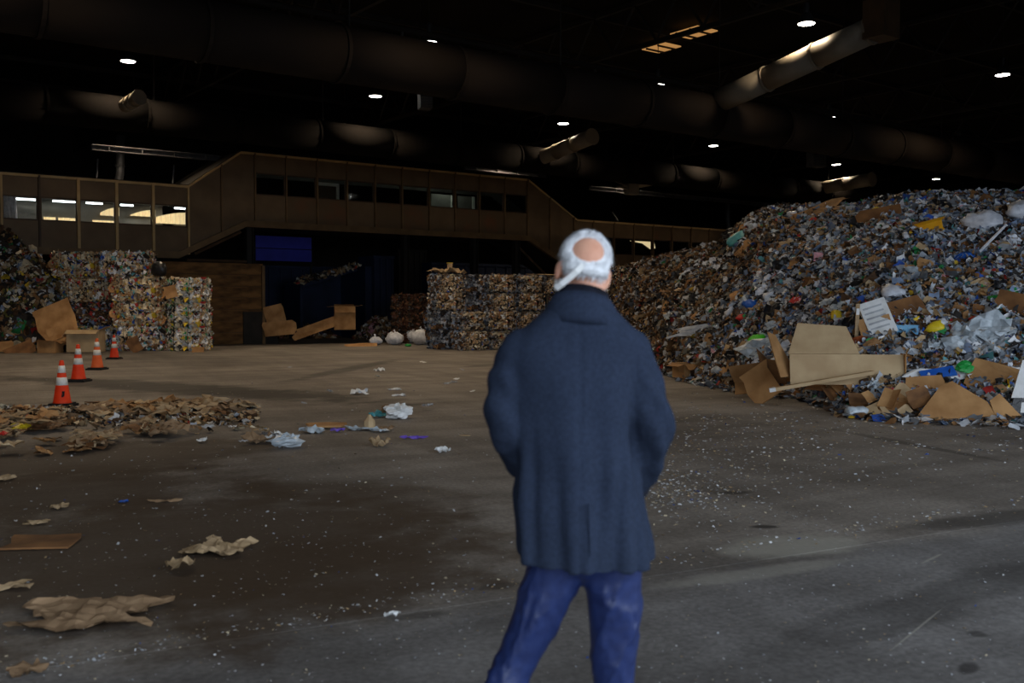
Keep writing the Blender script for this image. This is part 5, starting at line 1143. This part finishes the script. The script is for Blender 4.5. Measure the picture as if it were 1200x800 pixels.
# coat: torso and sleeves as one garment with folds
cb = MB(); rings = []
spec = [(683, 352, 0.075, 0.075, 0.0), (681, 362, 0.105, 0.088, 0.0), (678, 374, 0.140, 0.096, 0.0), (677, 388, 0.178, 0.105, 0.0), (675, 405, 0.205, 0.115, 0.0), (673, 430, 0.196, 0.128, 0.0), (671, 465, 0.182, 0.138, 0.0),
        (672, 510, 0.176, 0.14, 0.0), (676, 550, 0.186, 0.142, 0.0), (680, 590, 0.199, 0.148, 0.0), (684, 620, 0.205, 0.156, 0.0), (686, 641, 0.206, 0.16, 0.0), (687, 652, 0.204, 0.158, 0.0)]
for (cx, py, hw, hd, yo) in spec:
    c = S(cx, py, yo); t_ = max(0, (py - 420) / 250); ring = []
    for i in range(64):
        a_ = 2 * math.pi * i / 64; ca, sa = math.cos(a_), math.sin(a_); e = 0.82
        x = math.copysign(abs(ca) ** e, ca); y = math.copysign(abs(sa) ** e, sa)
        f = 1 + t_ * (0.05 * math.sin(7 * a_ + 0.6) + 0.035 * math.sin(12 * a_ + 2)) * (1 if sa < 0.3 else 0.4)
        z = c.z - (0.012 * math.cos(a_ + 0.9) * t_) - 0.012 * t_ * (1 if sa < 0 else 0) * abs(sa)
        ring.append((c.x + hw * x * f, c.y + hd * y * f, z))
    rings.append(ring)
cb.loft(rings)
limb(cb, [shL + Vector((0.02, 0, -0.005)), S(592, 455, -0.01), elL, S(612, 538, 0.1), wrL + Vector((0.0, 0.0, 0))], [0.072, 0.066, 0.061, 0.058, 0.053])
limb(cb, [shR + Vector((-0.02, 0, -0.005)), S(753, 458, -0.01), elR + Vector((0.002, 0, 0)), S(756, 545, 0.09), wrR], [0.076, 0.068, 0.062, 0.056, 0.052])
def coat_disp(co):
    x, y, z = co[:, 0], co[:, 1], co[:, 2]
    arm = np.clip((np.abs(x + 0.01) - 0.17) / 0.04, 0, 1) * np.clip((1.45 - z) / 0.1, 0, 1) * np.clip((z - 0.95) / 0.05, 0, 1)
    w = 0.005 * arm * (np.sin(z * 52 + x * 60 + y * 45) + 0.6 * np.sin(z * 33 - y * 60 + 1) * np.sin(x * 50 + 2))
    bk = 0.004 * np.sin(x * 38 + 3 * z) * np.clip((1.42 - z) / 0.2, 0, 1) + 0.0025 * np.sin(z * 30 + x * 12)
    fv = 0
    for x0, w_, z0, z1, dx in ((0.05, 0.016, 0.75, 1.2, -0.05), (0.11, 0.014, 0.74, 1.32, -0.06), (-0.08, 0.018, 0.74, 1.15, 0.03), (0.155, 0.012, 0.8, 1.3, 0.0), (-0.15, 0.014, 0.8, 1.25, 0.0), (-0.02, 0.02, 0.74, 0.98, 0.02)):
        fv = fv - 0.008 * np.exp(-((x - x0 - dx * (1.1 - z)) / w_) ** 2) * np.clip((z1 - z) / 0.2, 0, 1) * (y < 0)
    w = w + fv
    seam = -0.004 * np.exp(-((x + 0.012) / 0.004) ** 2) * (y < 0)
    return w + bk + seam
coat = link('overcoat', remesh(cb, 'overcoat', 0.009, 'coat_wool', 3, coat_disp), man); tag(coat, 'dark blue wool overcoat')
# vent flap edge, cuffs, pocket flaps
MB().tube([S(690, 590, -0.16), S(691, 622, -0.164), S(692, 652, -0.166)], 0.004, 6).build('vent_edge', 'coat_wool', coat)
for w_, e_ in ((wrL, S(612, 538, 0.1)), (wrR, S(756, 545, 0.09))):
    d = (w_ - e_).normalized(); MB().tube([w_ - d * 0.03, w_ + d * 0.025], 0.057, 18).build('cuff', 'scarf_black', coat, True)
# turned-up collar: back stands high, lower at the sides, leaf turned down behind
def collar(name, m, r0, r1, z0, z1, cy, flare, thick, parent, front_gap=0.5):
    n = 40; vs = []; fs = []; cc = S(682, 352, 0.0)
    for layer in (0, 1):
        for k in range(5):
            t_ = k / 4
            for i in range(n + 1):
                a_ = -math.pi / 2 - (math.pi - front_gap) + (2 * math.pi - 2 * front_gap) * i / n
                back = 0.5 - 0.5 * math.sin(a_)
                r = r0 + (r1 - r0) * t_ + flare * math.sin(t_ * 3.14) + layer * thick
                z = z0 + (z1 - z0) * t_ * (0.55 + 0.45 * back) - 0.02 * (1 - back)
                vs.append((cc.x + r * 1.0 * math.cos(a_), cy + r * 0.92 * math.sin(a_), z + 0.010 * math.cos(a_) * -1))
    row = n + 1; lay_ = 5 * row
    for layer in (0, 1):
        for k in range(4):
            for i in range(n):
                q = [layer * lay_ + k * row + i, layer * lay_ + k * row + i + 1, layer * lay_ + (k + 1) * row + i + 1, layer * lay_ + (k + 1) * row + i]
                fs.append(tuple(q if layer else q[::-1]))
    for i in range(n):
        for k in (0, 4): fs.append((k * row + i, k * row + i + 1, lay_ + k * row + i + 1, lay_ + k * row + i))
    return MB().add(vs, fs).build(name, m, parent, True)
collar('collar', 'coat_wool', 0.112, 0.082, mz(377), mz(341), 0.0, 0.006, 0.010, coat)
collar('scarf', 'scarf_black', 0.078, 0.074, mz(368), mz(333), 0.005, 0.004, 0.008, man, 0.2)
# trousers
tb = MB()
limb(tb, [hipL + Vector((0.0, 0, 0.02)), S(637, 705, 0.01), kneeL + Vector((0, 0, 0)), S(572, 860, -0.05), ankL + Vector((0, 0, 0.0))], [0.098, 0.083, 0.066, 0.062, 0.060], 20)
limb(tb, [hipR + Vector((0.0, 0, 0.02)), S(720, 710, 0.01), kneeR, S(718, 870, 0.02), ankR], [0.098, 0.088, 0.070, 0.066, 0.062], 20)
tb.ell(S(688, 640, 0), (0.17, 0.12, 0.1))
def tr_disp(co):
    x, y, z = co[:, 0], co[:, 1], co[:, 2]
    k = np.clip((0.82 - z) / 0.1, 0, 1)
    q = vnoise(x * 9, z * 7 + y * 5, 41); r1 = 1 - np.abs(np.sin(z * 17 + x * 20 * np.sign(x) + 1.6 * q + y * 6)); r2 = 1 - np.abs(np.sin(z * 11 - x * 26 + 2 * q + 1.0))
    return k * (0.010 * (r1 ** 2.2) * (0.5 + 0.5 * np.sin(x * 25 + z * 9)) + 0.008 * r2 ** 2.5 - 0.006)
tr = link('trousers', remesh(tb, 'trousers', 0.009, 'trouser_blue', 4, tr_disp), man); tag(tr, 'shiny blue trousers')
for ank in (ankL, ankR):
    sb = MB(); z0 = 0.0
    prof = [(-0.085, 0.035, 0.055), (-0.07, 0.043, 0.085), (-0.02, 0.043, 0.10), (0.05, 0.045, 0.085), (0.12, 0.050, 0.062), (0.18, 0.045, 0.05), (0.21, 0.025, 0.035)]
    sb.loft([[(ank.x + hw * math.cos(a_), ank.y + yy, 0.012 + max(0.0, h * (0.5 + 0.5 * math.sin(a_)))) for a_ in np.linspace(0, 2 * math.pi, 16, endpoint=False)] for yy, hw, h in prof])
    sh = sb.build('shoe', 'shoe_leather', man, True)
    so = MB(); so.loft([[(ank.x + hw * 1.06 * sx, ank.y + yy, z) for sx, z in ((-1, 0.0), (1, 0.0), (1, 0.02), (-1, 0.02))] for yy, hw, h in prof]); so.build('sole', 'rubber_black', sh)
# hair: white ring round a bald crown
hv = []; hf = []; nu, nv = 72, 40; keep = {}
hp_ = []
def head_r(dx, dy, dz): return 1.0 / math.sqrt((dx / 0.079) ** 2 + (dy / 0.1) ** 2 + (dz / 0.09) ** 2)
def hair_cover(dx, dy, dz):
    # face side and bald crown free of hair
    bald = ((dx + 0.04) / 0.6) ** 2 + ((dz - 0.30) / 0.45) ** 2 if dy < 0.2 else 9
    if abs(dx) > 0.82 and -0.75 < dz < 0.02 and dy > -0.42: return 0.0
    if bald < 1: return 0.0
    low = -0.62 if dy < -0.25 else (-0.35 if dy < 0.15 else 0.25)
    if dz < low: return 0.0
    if dy > 0.62 and dz < 0.75: return 0.0
    return min(1.0, (bald - 1) * 1.6 + 0.05, (dz - low) * 5 + 0.3)
for j in range(nv + 1):
    th = math.pi * j / nv
    for i in range(nu):
        a_ = 2 * math.pi * i / nu; d = (math.sin(th) * math.cos(a_), math.sin(th) * math.sin(a_), math.cos(th)); cvr = hair_cover(*d)
        r = head_r(*d) + (-0.006 + 0.018 * cvr + (0.003 * math.sin(9 * a_ + 5 * th) + random.uniform(-0.0015, 0.0015)) * cvr)
        if d[2] < -0.3 and d[1] < 0: r += 0.006
        hv.append(HT @ Vector((d[0] * r, -0.012 + d[1] * r, 0.02 + d[2] * r))); keep[len(hv) - 1] = cvr > 0
for j in range(nv):
    for i in range(nu):
        q = (j * nu + i, j * nu + (i + 1) % nu, (j + 1) * nu + (i + 1) % nu, (j + 1) * nu + i)
        if any(keep[x] for x in q): hf.append(q)
hair = MB().add(hv, hf).build('hair', 'hair_white', man, True)
ss = MB()
for k in range(2600):
    th = random.uniform(0, 2.4); a_ = random.uniform(0, 6.283); d = Vector((math.sin(th) * math.cos(a_), math.sin(th) * math.sin(a_), math.cos(th)))
    if hair_cover(*d) <= 0.02: continue
    tang = Vector((0, 0, -1)) - d * d.dot(Vector((0, 0, -1))); tang = (tang.normalized() if tang.length > 0.05 else Vector((1, 0, 0))) + Vector((random.uniform(-0.5, 0.5), random.uniform(-0.5, 0.5), random.uniform(-0.3, 0.3)))
    r0 = head_r(*d) + 0.011; p_ = d * r0; q = p_ + tang.normalized() * 0.022 + d * random.uniform(-0.001, 0.005); sd = d.cross(tang).normalized() * 0.0016
    O = Vector((0, -0.012, 0.02)); ss.add([HT @ (O + p_ - sd), HT @ (O + p_ + sd), HT @ (O + q)], [(0, 1, 2)])
st_ = ss.build('strands', 'hair_white', hair); st_['kind'] = 'stuff'
# mask: face panel, ear loops, the loose white tie behind the left ear
mkb = MB(); vs = []; fs = []
for i in range(9):
    for j in range(6):
        x = (i / 8 - 0.5) * 0.15; z = -0.03 - j * 0.018; vs.append(HT @ Vector((x, 0.125 - (x * 5.2) ** 2 * 0.11 - abs(j - 1.5) * 0.006, z)))
for i in range(8):
    for j in range(5): fs.append((i * 6 + j, i * 6 + j + 1, i * 6 + j + 7, i * 6 + j + 6))
mk = mkb.add(vs, fs).build('face_mask', 'paper_white', man, True)
def ribbon(name, pts, w, parent, nrm=Vector((0, -1, 0))):
    vs = []; fs = []
    for i, p in enumerate(pts):
        t_ = (pts[min(i + 1, len(pts) - 1)] - pts[max(i - 1, 0)]).normalized(); sd = t_.cross(nrm).normalized() * w / 2
        vs += [p - sd, p + sd, p + sd + nrm * 0.003, p - sd + nrm * 0.003]
    for i in range(len(pts) - 1):
        for k in range(4): fs.append((i * 4 + k, i * 4 + (k + 1) % 4, i * 4 + 4 + (k + 1) % 4, i * 4 + 4 + k))
    return MB().add(vs, fs).build(name, 'paper_white', parent)
ribbon('tie', [S(684, 310, -0.075), S(676, 318, -0.088), S(668, 325, -0.085), S(658, 333, -0.075), S(651, 338, -0.06)], 0.018, mk)
for s_ in (-1, 1): MB().tube([HT @ Vector((s_ * 0.07, 0.07, -0.05)), HT @ Vector((s_ * 0.086, 0.03, -0.03)), HT @ Vector((s_ * 0.09, -0.015, -0.02)), HT @ Vector((s_ * 0.085, 0.03, -0.08)), HT @ Vector((s_ * 0.07, 0.06, -0.09))], 0.0025, 6).build('ear_loop', 'paper_white', mk)
